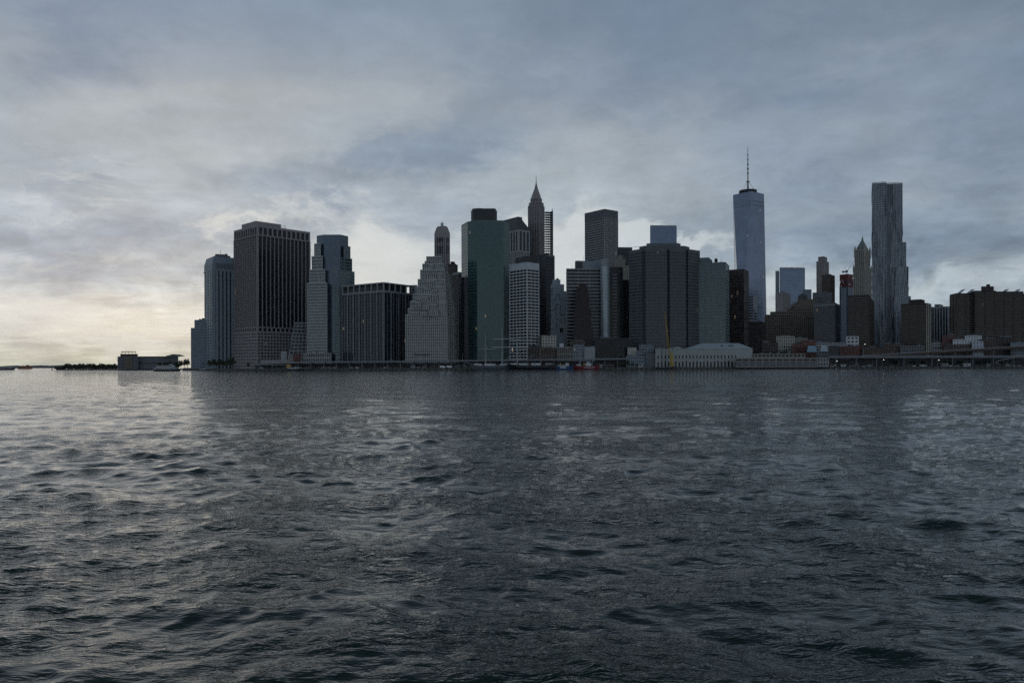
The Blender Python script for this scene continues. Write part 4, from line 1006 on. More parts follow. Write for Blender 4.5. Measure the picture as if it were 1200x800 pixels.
c = ctr(s3); t.m('lantern', cgr).ring((c[0], c[1], ZZ(1009, 279.2, Ya)), [(1.9, -1), (1.4, 3), (.7, 4.2), (.08, 10)], 8)
dm = t.m('dormer', tc_)
for i in range(4):
    p, r = s2[i], s2[(i + 1) % 4]; L = (Vector(r) - Vector(p)).length; dm.obox(p, r, L * .38, L * .62, -3.5, .6, z2 - .5, z2 + 6)
t.done()
Ya = 985; q = quad(994.3, 1018, 1024.3, Ya, 62); t = start('apartment_block', 'dark apartment slab with horizontal balcony bands below the gothic skyscraper', q); z = ZZ(1010, 345.2, Ya)
facade(t, q, GZ, z, S(c_brickd, g_dark2, 3.0, 9, .9, .9, .3, par=1.2, bd=.8, bm=c_tan)); bits(t, q, z, 10, 6, c_dark); t.done()

# --- rippling steel tower
Ya = 1110
def ripple(t, p0, p1, z0, z1, seed, wn='steel_skin', gn='window_glass', bay=2.05, fl=3.3, amp=1.0):
    p0, p1 = Vector(p0), Vector(p1); L = (p1 - p0).length; dr = (p1 - p0) / L; nr = Vector((dr.y, -dr.x))
    nu = max(2, round(L / bay)); nv = round((z1 - z0) / fl); Wm, Gm = t.m(wn, c_steel), t.m(gn, g_win)
    def D(u, z):
        ph = 2.4 * math.sin(z * .024 + seed) + 1.5 * math.sin(z * .058 + 2 * seed) + .6 * math.sin(z * .13 + u * .2)
        return amp * (math.sin(u * .52 + ph) + .7 * math.sin(u * 1.02 - 1.3 * ph + seed)) * (.45 + .55 * math.sin(z * .021 + u * .11 + seed) ** 2)
    def P(u, z, o): a = p0 + dr * u + nr * (D(u, z) + o); return (a.x, a.y, z)
    du, dz_ = L / nu, (z1 - z0) / nv
    for j in range(nv):
        for i in range(nu):
            u0, u1, a, b_ = i * du, (i + 1) * du, z0 + j * dz_, z0 + (j + 1) * dz_
            m0, m1, n0, n1 = u0 + du * .22, u1 - du * .22, a + dz_ * .24, b_ - dz_ * .1
            O = [P(u0, a, 0), P(u1, a, 0), P(u1, b_, 0), P(u0, b_, 0)]; I = [P(m0, n0, 0), P(m1, n0, 0), P(m1, n1, 0), P(m0, n1, 0)]; K_ = [P(m0, n0, -.4), P(m1, n0, -.4), P(m1, n1, -.4), P(m0, n1, -.4)]
            Wm.add(O + I + K_, [(0, 1, 5, 4), (1, 2, 6, 5), (2, 3, 7, 6), (3, 0, 4, 7), (4, 5, 9, 8), (5, 6, 10, 9), (6, 7, 11, 10), (7, 4, 8, 11)])
            Gm.add(K_, [(0, 1, 2, 3)])
t = T('rippled_steel_tower', 'very tall residential tower clad in rippling stainless steel, at right', 'building', (*at(1044, Ya), GZ))
zt = ZZ(1040, 214.6, Ya); zs1 = ZZ(1060, 283, Ya); zs2 = ZZ(1060, 312, Ya); zs3 = ZZ(1060, 347, Ya)
A_, B2, C2, D2 = at(1022.8, Ya + 2), at(1039, Ya - 3), at(1040.5, Ya + 4), at(1058, Ya + 2)
bk = Ya + 34
ripple(t, A_, B2, GZ + 20, zt, .6); ripple(t, B2, C2, GZ + 20, zt, .1, amp=.1); ripple(t, C2, D2, GZ + 20, zt, 2.3)
Lb = (U(1022.8) * bk + 1.5, bk); Dr_ = (D2[0], bk); ripple(t, D2, Dr_, GZ + 20, zt, 1.2); ripple(t, Lb, A_, GZ + 20, zt, 3.3)
core = t.m('core', c_concd); core.prism([(A_[0] + 3, A_[1] + 4), (B2[0], B2[1] + 5), (D2[0] - 3.5, D2[1] + 4), (D2[0] - 3.5, bk - 3), (Lb[0] + 3, bk - 3)], GZ, zt - 1.5)
for i, (x1, zz, y0) in enumerate(((1062.2, zs1, 6), (1064.6, zs2, 3), (1067.4, zs3, 0))):
    a, b_ = at(1052 - 2 * i, Ya + y0 - 3), at(x1, Ya + y0 + 1)
    ripple(t, a, b_, GZ + 20, zz, 1.7 + i, wn='setback_skin', gn='setback_glass', amp=.9); ripple(t, b_, (b_[0], bk), GZ + 20, zz, 2.7 + i, wn='setback_skin', gn='setback_glass', amp=.6)
    core.prism([(a[0] + 1.5, a[1] + 2.8), (b_[0] - 2.5, b_[1] + 2.6), (b_[0] - 2.5, bk - 1), (a[0] + 1.5, bk - 1)], GZ, zz - .8)
t.m('base', c_brick).prism([(A_[0] - 4, Ya - 6), (b_[0] + 3, Ya - 6), (b_[0] + 3, bk + 3), (Lb[0] - 2, bk + 3)], GZ, GZ + 20.5)
fr = t.m('crown_screen', c_steel)
for (p, r) in ((A_, B2), (C2, D2)):
    L = (Vector(r) - Vector(p)).length; n = 9
    for j in range(n + 1): fr.obox(p, r, L * j / n - .25, L * j / n + .25, -1.2, -.5, zt - 1, zt + 1.5)
    fr.obox(p, r, 0, L, -1.25, -.55, zt + 1.1, zt + 1.7)
t.done()

# --- right-hand housing slabs
Ya = 960; q = quad(1056.6, 1085, 1091.2, Ya, 48); t = start('apartment_block', 'dark brick apartment slab just right of the rippled steel tower', q); z = ZZ(1075, 354.8, Ya)
facade(t, q, GZ, z, S(c_brickd, g_dark2, 2.9, 8.5, 1.2, .85, .3, par=1.2, bd=.8, bm=c_tan)); facade(t, sub(q, .2, .9, .25, .72), z - 1, ZZ(1075, 350.5, Ya + 8), S(c_brickd, g_dark, 3, 5, 3, 1, .3)); t.done()
Ya = 1050; q = quad(1091.8, 1111.2, 1118.6, Ya, 52); t = start('ribbed_tower', 'grey tower with vertical pale ribs between the two dark housing slabs', q); z = ZZ(1105, 358.8, Ya)
facade(t, q, GZ, z, S(c_conc, g_dark2, 3.6, 3.3, 1.3, .8, .6, par=1.5, bands=False), sides={0: dict(bay=12, pw=6)}); facade(t, sub(q, .1, .6, .55, .85), z - 1, ZZ(1095, 355.5, Ya), S(c_concd, g_dark, 3, 5, 3, 1, .3)); t.done()
Ya = 1080; q = quad(1117, 1117.2, 1122.5, Ya, 3, dl=14); t = start('office_block', 'thin grey block closing the gap before the big housing slab', q); facade(t, q, GZ, ZZ(1119, 376, Ya), S(c_conc, g_dark, 3.6, 3.3, 1.6, 1.2, .3)); t.done()
Ya = 945
t = T('housing_slab', 'long dark housing slab with balcony bands and slanting pale fins on its roof, far right', 'building', (*at(1160, Ya), GZ))
st = S(c_brickd, g_dark2, 2.85, 10.5, 2.2, .8, .5, par=1.0, bd=1.1, bm=c_tan)
for x0, x1, py, o in ((1120.8, 1143.5, 343.5, 2), (1143.2, 1166.8, 340.5, -2), (1166.4, 1199, 341.5, 3)):
    qq = [at(x0, Ya + o), at(x1, Ya + o + 1), (at(x1, Ya + o)[0] + (2 if x1 > 1190 else 0), Ya + o + 18), (at(x0, Ya + o)[0] + 3, Ya + o + 18)]
    facade(t, qq, GZ, ZZ(1150, py, Ya + o), st)
qq = [at(1150.5, Ya + 2), at(1164.5, Ya + 2), at(1164.5, Ya + 16), at(1150.5, Ya + 16)]; facade(t, qq, ZZ(1150, 342, Ya), ZZ(1158, 335.5, Ya + 2), S(c_brickd, g_dark, 4, 5, 3.5, 2.5, .3), 'penthouse', 'penthouse_glass')
fn = t.m('roof_fin', c_rail)
for px in (1128, 1139, 1179, 1193):
    a, b_ = W(px - 2.6, 343, Ya + 6), W(px + 3.0, 338.6, Ya + 6)
    fn.add([(a.x, a.y, a.z), (a.x + .6, a.y, a.z - .5), (b_.x + .3, b_.y, b_.z - .5), (b_.x, b_.y, b_.z), (a.x, a.y + 7, a.z), (a.x + .6, a.y + 7, a.z - .5), (b_.x + .3, b_.y + 7, b_.z - .5), (b_.x, b_.y + 7, b_.z)], [(0, 1, 2, 3), (7, 6, 5, 4), (0, 3, 7, 4), (1, 5, 6, 2), (0, 4, 5, 1), (3, 2, 6, 7)])
a = W(1158, 335.5, Ya + 8); t.m('chimney', c_brickd).box((a.x, a.y, a.z - .5), (3, 3, 3)); t.done()
lowrise('apartment_block', 'dark block running out of frame at the right edge below the housing slab', 1199, 1225, 344, 985, c_brickd, g_dark, depth=18, fl=2.9, bay=4, seed=12)[0].done()

# ================================================================== LOW BUILDINGS ALONG THE WATERFRONT
L = lowrise
L('beige_building', 'beige block with three rows of square windows behind the tall ship', 635, 651.5, 393.3, 897, c_cream, g_dark2, fl=3.6, bay=3.6, pw=1.9, sh=1.8, seed=3)[0].done()
L('brick_building', 'dark brown block below the beige square-windowed building', 635, 654, 407.5, 890, c_brick, seed=4)[0].done()
L('brick_building', 'dark block at the foot of the white gridded tower', 620.5, 634.6, 405.5, 889, c_brickd, seed=5)[0].done()
L('pilastered_building', 'grey-beige block with tall pale pilasters and a white rooftop box', 653.2, 671.3, 406.5, 887, c_lime2, g_dark, fl=9, bay=2.2, pw=.7, sh=1.2, seed=6, plant=1)[0].done()
t, q, z = L('rooftop_tank_house', 'small white box house on stilts over the pilastered building', 655.6, 660.4, 402.2, 895, c_white, plain=True, plant=0, depth=5); t.done()
L('row_building', 'blue-grey block with bright upper corner, left of the plain grey shed', 672, 684.3, 403.8, 889, c_blue, g_dark, seed=7, bay=2.6)[0].done()
L('row_building', 'plain grey shed-like block with a flat roof right of the blue-grey block', 684.8, 697.2, 406.3, 886, c_conc, plain=True, seed=8, plant=2)[0].done()
L('row_building', 'brown five-storey block behind the blue-grey and plain grey blocks', 668, 686, 399.5, 899, c_brick, seed=9, depth=10)[0].done()
L('office_block', 'black glass base building between the round stair tower and the pale box house', 697.5, 738.5, 396, 893, c_black, g_dark2, seed=12, bay=4, fl=4, sh=.7, pw=.3, depth=12)[0].done()
L('box_house', 'plain cream box building left of the white market hall', 735.3, 745.8, 407.2, 884, c_cream, plain=True, plant=1)[0].done()
L('row_building', 'blue-grey sheds with white roofs beside the cream box building', 746, 757.5, 411, 882, c_blue, g_dark, seed=4, fl=3)[0].done()
L('row_building', 'blue rooftop-heavy block with white plant above the market sheds', 749.2, 765.5, 404.5, 888, c_blue, g_dark, seed=6, fl=3.2, plant=9)[0].done()
L('row_building', 'low blue-grey quayside pavilion in front of the cream box building', 734, 756, 417, 868, c_blue, g_dark, seed=14, fl=3.5, depth=8, bay=2.5)[0].done()
L('row_building', 'plain grey gabled store left of the white market hall', 757, 767.7, 413.5, 866, c_concd, plain=True, depth=12, plant=1)[0].done()

# white market hall with hipped roof
Ya = 862
q = [at(768, Ya), at(882, Ya), at(880, Ya + 34), at(770, Ya + 34)]; zw = ZZ(800, 409, Ya)
t = start('market_hall', 'long white two-storey market hall with a broad pale hipped roof on the waterfront', q)
wh = wallmat('white_siding', (0.34, 0.36, 0.345), .7, .12)
t.m('wall', wh).prism(q, GZ, zw); t.m('cornice', wh).prism(grow(q, .35), zw + .003, zw + .5)
Lq = (Vector(q[1]) - Vector(q[0])).length
t.m('string_course', wh).obox(q[0], q[1], 0, Lq, 0, .25, ZZ(800, 421, Ya), ZZ(800, 421, Ya) + .35)
for j in range(23):
    u = 3.2 + j * 3.95
    if u > Lq - 16: break
    w1 = t.new('window', g_dark2); w1.obox(q[0], q[1], u - .62, u + .62, -.1, .12, ZZ(800, 420, Ya), ZZ(800, 416.3, Ya))
    fm = t.new('frame', wh, w1); fm.obox(q[0], q[1], u - .8, u + .8, -.1, .2, ZZ(800, 416.3, Ya) + .02, ZZ(800, 416.3, Ya) + .25)
    w2 = t.new('doorway', g_dark2); w2.obox(q[0], q[1], u - .85, u + .85, -.1, .12, GZ + .1, ZZ(800, 424.2 - (j % 3) * .5, Ya)); w2.obox(q[0], q[1], u - .5, u + .5, -.1, .118, ZZ(800, 424.2 - (j % 3) * .5, Ya), ZZ(800, 424.2 - (j % 3) * .5, Ya) + .45)
rf = t.m('hipped_roof', wallmat('pale_metal_roof', (0.33, 0.37, 0.39), .45, .1)); z0 = zw + .5; z1 = ZZ(840, 402.2, Ya + 15)
e = [at(802, Ya + 1), at(882.6, Ya + 1), at(882, Ya + 33), at(802, Ya + 33)]; rt = [at(823, Ya + 11), at(866, Ya + 11), at(865, Ya + 22), at(823, Ya + 22)]
rf.prism(e, z0, z1, rt)
gr = t.m('gable_roof', MATS['pale_metal_roof']); a, b_ = at(788, Ya - .3), at(800.5, Ya - .3); zg = ZZ(794, 405.8, Ya)
gr.add([(a[0], a[1], z0), (b_[0], b_[1], z0), ((a[0] + b_[0]) / 2, a[1], zg), (a[0], a[1] + 30, z0), (b_[0], b_[1] + 30, z0), ((a[0] + b_[0]) / 2, a[1] + 30, zg)], [(0, 1, 2), (5, 4, 3), (0, 2, 5, 3), (1, 4, 5, 2), (0, 3, 4, 1)])
gr.prism([at(768.5, Ya + 1), at(787.8, Ya + 1), at(787.8, Ya + 30), at(768.5, Ya + 30)], z0, z0 + .4)
for px in (846, 855, 858): a = W(px, 404.5, Ya + 6); t.new('skylight', g_navy).box((a.x, a.y, a.z - .8), (1.4, 3.5, 1.4))
t.done()

# piers to the right of the hall
def pier(label, p0, p1, top, Y0, depth, mat, slots=True, deck=None):
    q = [at(p0, Y0), at(p1, Y0), at(p1, Y0 + depth), at(p0, Y0 + depth)]
    t = T('pier_shed', label, 'pier shed', (q[0][0], Y0, 0)); zt = ZZ((p0 + p1) / 2, top, Y0)
    t.m('wall', mat).prism(q, 1.7, zt); t.m('roof_edge', c_conc).prism(grow(q, .4), zt + .003, zt + .5)
    L_ = (Vector(q[1]) - Vector(q[0])).length
    if slots:
        n = max(2, int(L_ / 7))
        for j in range(n):
            u = L_ * (j + .5) / n; dp = t.new('opening', g_dark2); dp.obox(q[0], q[1], u - L_ / n * .38, u + L_ / n * .38, -.1, .1, zt - 2.6, zt - 1.0)
            pl = t.new('panel', c_concd); pl.obox(q[0], q[1], u - L_ / n * .42, u + L_ / n * .42, -.1, .08, 2.6, zt - 3.4)
    pf = t.m('pier_deck', MATS['timber_dark']); pf.prism(grow(q, 1.5), .9, 1.66)
    for j in range(int(L_ / 4) + 1): t.m('piling', MATS['timber_dark']).tube((q[0][0] + j * 4, Y0 - 1.2, -3), (q[0][0] + j * 4, Y0 - 1.2, 1.0), .25, .25, 5)
    return t, q, zt
t, q, z = pier('long low grey-beige pier shed with slotted panels right of the market hall', 862, 957, 419.8, 840, 16, c_lime2); t.done()
L('terminal_building', 'upper gallery of the pier with dark openings behind the long pier shed', 883.5, 943, 414.2, 860, c_lime2, g_dark2, fl=5, bay=4.5, pw=1.6, sh=2.2, seed=3, plant=5)[0].done()
L('terminal_building', 'short pale end pavilion of the pier left of the dark underpass', 957.5, 971, 419.2, 842, c_conc, g_win, fl=4, seed=4, plant=2, depth=10)[0].done()
L('stone_building', 'cream stone building with rows of small windows and a dark roof behind the pier', 910, 931, 393.8, 905, c_cream, g_win, fl=3.6, bay=2.6, sh=1.3, pw=1.1, seed=6)[0].done()
L('stone_building', 'greyer continuation of the cream stone building on its right side', 931.2, 946, 396, 907, c_lime2, g_win, fl=3.6, bay=2.6, seed=7)[0].done()
L('brick_building', 'low brick warehouse with a red roof left of the blue tent roof', 929, 947, 403.5, 889, c_brickr, seed=8, fl=3.2)[0].done()
L('brick_building', 'rust-orange brick warehouse behind the blue tent roof', 940, 955.5, 399, 893, wallmat('rust_brick', (0.17, 0.06, 0.035), .9), seed=9, fl=3.2)[0].done()
L('row_building', 'dark townhouse row behind the right half of the pier gallery', 893, 911, 401, 900, c_brickd, seed=12)[0].done()
def tent(label, p0, p1, bot, top, Yd, mat, skew=1.5, name='tent_roof', cat='tent'):
    t = T(name, label, cat, (*at((p0 + p1) / 2, Yd), GZ)); zb_, zt_ = ZZ(p0, bot, Yd), ZZ(p0, top, Yd)
    b_ = [at(p0, Yd), at(p1, Yd), at(p1, Yd + 9), at(p0, Yd + 9)]; tp = [at(p0 + skew, Yd + 2), at(p1 - skew, Yd + 2), at(p1 - skew, Yd + 7), at(p0 + skew, Yd + 7)]
    t.m('canopy', mat).prism(b_, zb_, zt_, tp); m = t.m('post', c_dark)
    for p in grow(b_, -.3): m.tube((p[0], p[1], GZ), (p[0], p[1], zb_ + .05), .15, .15, 5)
    t.done()
tent('pale blue tapered tent roof at the end of the pier', 945.5, 957.5, 412.3, 405, 872, wallmat('blue_canvas', (0.20, 0.32, 0.40), .7))
tent('whitish tapered tent roof right of the pale blue one', 961, 970.5, 411.5, 404.6, 872, wallmat('grey_canvas', (0.36, 0.40, 0.46), .7), 2.2)
tent('dark slant-sided pavilion roof beside the whitish tent', 971, 983, 417, 404.8, 874, c_black, .8, 'pavilion', 'pavilion')
L('brick_building', 'long red-brown brick row behind the viaduct at right', 984, 1010, 405.3, 887, c_brickr, seed=10, bay=3)[0].done()
L('brick_building', 'dark brick row right of the long red-brown row', 1010.3, 1036, 407, 886, c_brick, seed=11, bay=3)[0].done()
L('row_building', 'low pale concrete deck building behind the tents', 950, 991, 401.3, 897, c_conc, g_dark, seed=12, fl=3.5, sh=2)[0].done()
L('box_house', 'small white two-part block above the red-brown brick row', 992, 1006, 394, 900, c_white, g_dark, fl=4.4, bay=4.2, sh=2.2, pw=1.8, seed=13)[0].done()
L('brick_building', 'brown brick terrace between the rippled steel tower and the viaduct', 1036.3, 1060, 402.5, 892, c_brick, seed=14)[0].done()
L('row_building', 'long low grey block with pale roof line below the dark apartment slab', 1055, 1083, 405, 889, c_concd, seed=15, fl=4)[0].done()
L('stone_building', 'pale plinth building under the vertically ribbed tower', 1092, 1104, 401.5, 895, c_conc, seed=16)[0].done()
L('brick_building', 'reddish brick block left of the white-roofed terraces at far right', 1104.5, 1120, 392.5, 893, c_brickr, seed=17)[0].done()
L('row_building', 'terrace with a white upper storey at far right, lower left one', 1117, 1136, 397.5, 887, c_white, g_dark, seed=18, sh=2.0, pw=2)[0].done()
L('row_building', 'terrace with a white upper storey at far right, set higher behind', 1131, 1150, 393, 893, c_white, g_dark, seed=19, sh=2.2, pw=2)[0].done()
L('box_house', 'pale blue-grey box with two dark windows in front of the white terraces', 1139.2, 1152, 399.6, 883, wallmat('pale_box', (0.42, 0.45, 0.5), .7), g_dark, fl=5, bay=5, pw=3, sh=2.8, seed=20, plant=1)[0].done()
L('brick_building', 'maroon brick walk-up right of the pale blue-grey box', 1152.5, 1168, 397, 889, c_brick, seed=21, plant=6)[0].done()
L('brick_building', 'dark walk-up with rooftop clutter near the right edge', 1168.3, 1184, 395, 890, c_brickd, seed=22, plant=8)[0].done()
L('row_building', 'blue-grey shed at the right edge above the ramp', 1184.5, 1215, 401, 884, c_blue, g_dark, seed=23, fl=3)[0].done()
L('brick_building', 'long brown terrace directly behind the ramp at right', 1106, 1139, 403.5, 884, c_brick, g_win, seed=24, fl=3)[0].done()
L('row_building', 'greenish low office row behind the left half of the market hall', 768, 800, 406.8, 905, c_concd, seed=25)[0].done()
# ================================================================== ELEVATED ROADS
def viaduct(name, label, pts, width, thick, mat, pillars, rail=True, group=None):
    """pts: list of (px, py, Y) along the near edge at deck-top level"""
    P3 = [W(*p) for p in pts]; t = T(name, label, 'elevated road', (P3[0].x, P3[0].y, GZ), group)
    dk, rl = t.m('deck', mat), t.m('railing', c_conc)
    for a, b in zip(P3[:-1], P3[1:]):
        def sec(p): return [(p.x, p.y, p.z), (p.x, p.y + width, p.z), (p.x, p.y + width, p.z - thick * .5), (p.x, p.y + .6, p.z - thick), (p.x, p.y, p.z - thick)]
        A, B = sec(a), sec(b); n = 5
        dk.add(A + B, [(i, (i + 1) % n, n + (i + 1) % n, n + i) for i in range(n)] + [tuple(reversed(range(n))), tuple(range(n, 2 * n))])
        if rail:
            for zz, h in ((.02, .55), (.95, .12)):
                va = [(p.x, p.y + o, p.z + z_) for p in (a, b) for o, z_ in ((.05, zz), (.3, zz), (.3, zz + h), (.05, zz + h))]
                rl.add(va, [(0, 4, 5, 1), (1, 5, 6, 2), (2, 6, 7, 3), (3, 7, 4, 0), (0, 1, 2, 3), (7, 6, 5, 4)])
    for px in pillars:
        for (p, q_), (a, b) in zip(zip(pts[:-1], pts[1:]), zip(P3[:-1], P3[1:])):
            if p[0] <= px <= q_[0]:
                s = (px - p[0]) / (q_[0] - p[0]); c = a.lerp(b, s)
                pl = t.new('pillar', c_concd); pl.box((c.x, c.y + 1.6, GZ), (.9, .9, c.z - thick - GZ)); pl.box((c.x, c.y + width - 1.6, GZ), (.9, .9, c.z - thick - GZ))
                pl.box((c.x, c.y + width / 2, c.z - thick - .9), (1.1, width - 1, .92))
    t.done(); return P3
viaduct('elevated_highway', 'long pale-edged elevated highway running behind the ships at the left and centre', [(298, 426.2, 866), (360, 424.2, 866), (480, 423.4, 866), (600, 421.8, 866), (738, 420.2, 866)], 13, 1.1, c_concd, list(range(304, 738, 15)))
viaduct('elevated_highway', 'dark elevated highway with a thin light edge at the right, over black arches', [(971.5, 417.8, 858), (1092, 417.6, 858), (1260, 417.2, 858)], 14, 1.8, c_concd, [980, 1004, 1028, 1060, 1093, 1117, 1141, 1165, 1189, 1213])
viaduct('road_ramp', 'brown steel approach ramp climbing to the right above the elevated highway', [(1010, 417.0, 874.5), (1100, 411.6, 874.5), (1150, 408.6, 874.5), (1210, 405.0, 874.5), (1260, 403.0, 874.5)], 8, 2.4, c_brick, [1060, 1093, 1120, 1141, 1165, 1189, 1213])
# curved stair down from the right deck
t = T('curved_ramp', 'light curved footbridge ramp dropping from the highway deck at far right', 'ramp', (*at(1178, 856), GZ))
m = t.m('ramp_deck', c_gran); pr = None
for i in range(13):
    s = i / 12; px = 1190 - 23 * math.sin(s * math.pi * .62) + (4 * max(0, s - .8) * 5); py = 418.5 + 8.2 * s; p = W(px, py, 856)
    if pr: m.tube(pr, p, .38, .38, 6)
    pr = p
for px, py in ((1176, 421), (1168, 424)): a = W(px, py, 856); t.new('pillar', c_concd).tube((a.x, a.y, GZ), (a.x, a.y, a.z), .2, .2, 5)
t.done()

# black walls along the back of the space under the roads
def wallthing(name, label, p0, p1, top, Yd, mat, th=.4):
    t = T(name, label, 'wall', (*at(p0, Yd), GZ)); a, b = at(p0, Yd), at(p1, Yd); L_ = b[0] - a[0]
    t.m('wall', mat).obox(a, b, 0, L_, -th, 0, GZ, ZZ((p0 + p1) / 2, top, Yd)); t.m('coping', c_concd).obox(a, b, -.1, L_ + .1, -th - .1, .1, ZZ((p0 + p1) / 2, top, Yd) + .003, ZZ((p0 + p1) / 2, top, Yd) + .2); t.done()
wallthing('black_wall', 'black wall under the pale-edged highway, left half', 299, 560, 426.0, 881, c_black)
wallthing('black_wall', 'black wall under the pale-edged highway behind the ships', 560, 738, 423.6, 880, c_black)
wallthing('black_wall', 'black wall under the dark highway at right', 971.5, 1260, 418.5, 881.5, c_black)

# ================================================================== QUAYSIDE ITEMS
# fender piles: one master, copies
r = random.Random(8)
t = T('fender_pile', 'dark timber fender pile standing against the quay edge', 'pile', (*at(300, 848.6), -2), 'timber fender piles along the quay')
t.m('post', MATS['timber_dark']).tube((*at(300, 848.6), -2), (*at(300, 848.6), 2.9), .28, .26, 7); t.m('cap', c_dark).tube((*at(300, 848.6), 2.9), (*at(300, 848.6), 3.0), .3, .27, 7)
mp0 = t.done(); px = 300
while px < 1190:
    px += r.uniform(4.5, 8)
    if 555 < px < 705 or 860 < px < 958: continue
    c = copy_tree(mp0); x, y = at(px, 848.6); c.location = (x, y, -2 + r.uniform(-.5, .35))

def tree_mesh(seed, h=9.0, cr=3.6):
    r = random.Random(seed); tr = M(); tr.tube((0, 0, 0), (0.1, 0, h * .45), .28, .17, 7)
    cl = []
    for i in range(6):
        an = i * 1.05 + r.uniform(-.3, .3); rr = cr * r.uniform(.35, .7); e = Vector((rr * math.cos(an), rr * math.sin(an), h * r.uniform(.55, .8)))
        tr.tube((0.08, 0, h * r.uniform(.25, .42)), e, .1, .04, 5); cl.append(e)
    for _ in range(9): cl.append(Vector((r.gauss(0, cr * .38), r.gauss(0, cr * .38), h * r.uniform(.45, .95))))
    lf = M()
    for c in cl:
        cs_ = cr * r.uniform(.25, .42)
        for _ in range(70):
            d_ = Vector((r.gauss(0, 1), r.gauss(0, 1), r.gauss(0, .8))).normalized() * cs_ * r.uniform(.4, 1.1); p = c + d_
            n = Vector((r.gauss(0, 1), r.gauss(0, 1), r.gauss(0, 1))).normalized(); a = n.orthogonal().normalized() * r.uniform(.16, .34); b = n.cross(a)
            lf.add([p - a - b * .6, p + a - b * .5, p + a * .8 + b, p - a * .7 + b * .8], [(0, 1, 2, 3)])
    return tr, lf
wallmat('bark', (0.05, 0.042, 0.035), .9); leafm = wallmat('leaves', (0.045, 0.062, 0.03), .8, .5, .6); leafm2 = wallmat('leaves_autumn', (0.085, 0.06, 0.028), .8, .5, .6)
masters = []
for s_, mt in ((3, leafm), (5, leafm2), (9, leafm)):
    tr, lf = tree_mesh(s_); masters.append((tr, lf, mt))
def plant_tree(px, Yd, h, k_, label, group, z=GZ):
    tr, lf, mt = masters[k_]; o = bpy.data.objects.new('tree', None); COL.objects.link(o); x, y = at(px, Yd)
    o.location = (x, y, z); s_ = h / 9.0; o.scale = (s_, s_, s_); o.rotation_euler = (0, 0, px * 1.7)
    o['label'] = label; o['category'] = 'tree'; o['group'] = group
    if k_ not in plant_tree.c: plant_tree.c[k_] = (tr.build('trunk', MATS['bark'], o), lf.build('crown', mt, o))
    else:
        for a in plant_tree.c[k_]: c = a.copy(); COL.objects.link(c); c.parent = o
plant_tree.c = {}
ORD = ['leftmost', 'second from left', 'third from left', 'fourth from left', 'fifth from left', 'sixth from left', 'seventh from left', 'eighth from left']
def row_label(n, i, what): return ('rightmost' if i == n - 1 else ORD[i]) + ' of ' + what
r = random.Random(3)
for i, px in enumerate((212, 216.5, 219.5)): plant_tree(px, 1010 + r.uniform(-6, 6), r.uniform(8, 13), r.choice((0, 2)), row_label(3, i, 'the green park trees left of the short dark blue tower'), 'park trees at the tip')
for i, px in enumerate((246, 250.5, 254, 258, 261.5, 265, 269, 272.5)): plant_tree(px, 925 + r.uniform(-8, 8), r.uniform(9, 13.5), r.choice((0, 1, 2, 2)), row_label(8, i, 'the dark park trees at the foot of the finned slab'), 'park trees below the finned slab')
for i, px in enumerate((291, 300, 309, 317)): plant_tree(px, 900 + r.uniform(-5, 5), r.uniform(5, 7), r.choice((0, 2)), row_label(4, i, 'the low street trees before the granite podium'), 'street trees before the granite tower')
for i, px in enumerate((722, 727, 731, 735.5, 741, 746)): plant_tree(px, 856 + r.uniform(-2, 3), r.uniform(4.5, 7.5), r.choice((0, 1)), row_label(6, i, 'the small quayside trees between red lightship and market hall'), 'small trees on the quay')
for i, px in enumerate((906, 910.5, 915, 920)): plant_tree(px, 876 + r.uniform(-3, 3), r.uniform(16, 19), r.choice((0, 2)), row_label(4, i, 'the trees before the cream stone building behind the pier'), 'trees behind the pier')
for i, px in enumerate((1050, 1071, 1084, 1112, 1126, 1149, 1158, 1176)): plant_tree(px, 878.5, r.uniform(6, 8), r.choice((0, 2)), row_label(8, i, 'the dim trees under the dark right-hand highway'), 'trees under the right highway')

# parked vehicles
def car_master(name, label, cat, col, L_=4.6, H=1.45, van=False, group=None):
    t = T(name, label, cat, (0, 0, 0), group); b = t.m('body', col); y0 = -.9
    prof = [(-L_ / 2, .35), (L_ / 2, .35), (L_ / 2, .75), (L_ / 2 - .1, .95), (L_ / 2 - 1.1, 1.02), (L_ / 2 - 1.7, H), (-L_ / 2 + .9, H), (-L_ / 2 + .15, 1.0), (-L_ / 2, .8)] if not van else [(-L_ / 2, .4), (L_ / 2, .4), (L_ / 2, 1.1), (L_ / 2 - .7, 1.25), (L_ / 2 - 1.3, H), (-L_ / 2 + .1, H), (-L_ / 2, H - .15)]
    n = len(prof); vs = [(x, y0, z) for x, z in prof] + [(x, -y0, z) for x, z in prof]
    b.add(vs, [tuple(range(n)), tuple(reversed(range(n, 2 * n)))] + [((i + 1) % n, i, n + i, n + (i + 1) % n) for i in range(n)])
    wn = t.m('window', g_dark2); a, c = (-L_ / 2 + 1.0, L_ / 2 - 1.75) if not van else (L_ / 2 - 2.2, L_ / 2 - 1.35)
    wn.box(((a + c) / 2, 0, H - .46), (c - a, 1.83, .36))
    for x in (-L_ / 2 + .85, L_ / 2 - .85):
        for s_ in (-1, 1): w_ = t.new('wheel', c_black); w_.tube((x, s_ * .72, .33), (x, s_ * .93, .33), .33, .33, 12)
    return t.done()
wallmat('paint_white', (.65, .66, .66), .3, .05); wallmat('paint_silver', (.3, .31, .33), .3, .05); wallmat('paint_black', (.02, .02, .024), .3, .05); wallmat('paint_red', (.3, .03, .03), .3, .05)
cw = car_master('delivery_van', 'white delivery van on the quay road below the ziggurat, left one of a pair', 'van', MATS['paint_white'], 6.4, 2.7, True)
x, y = at(519, 856); cw.location = (x, y, GZ)
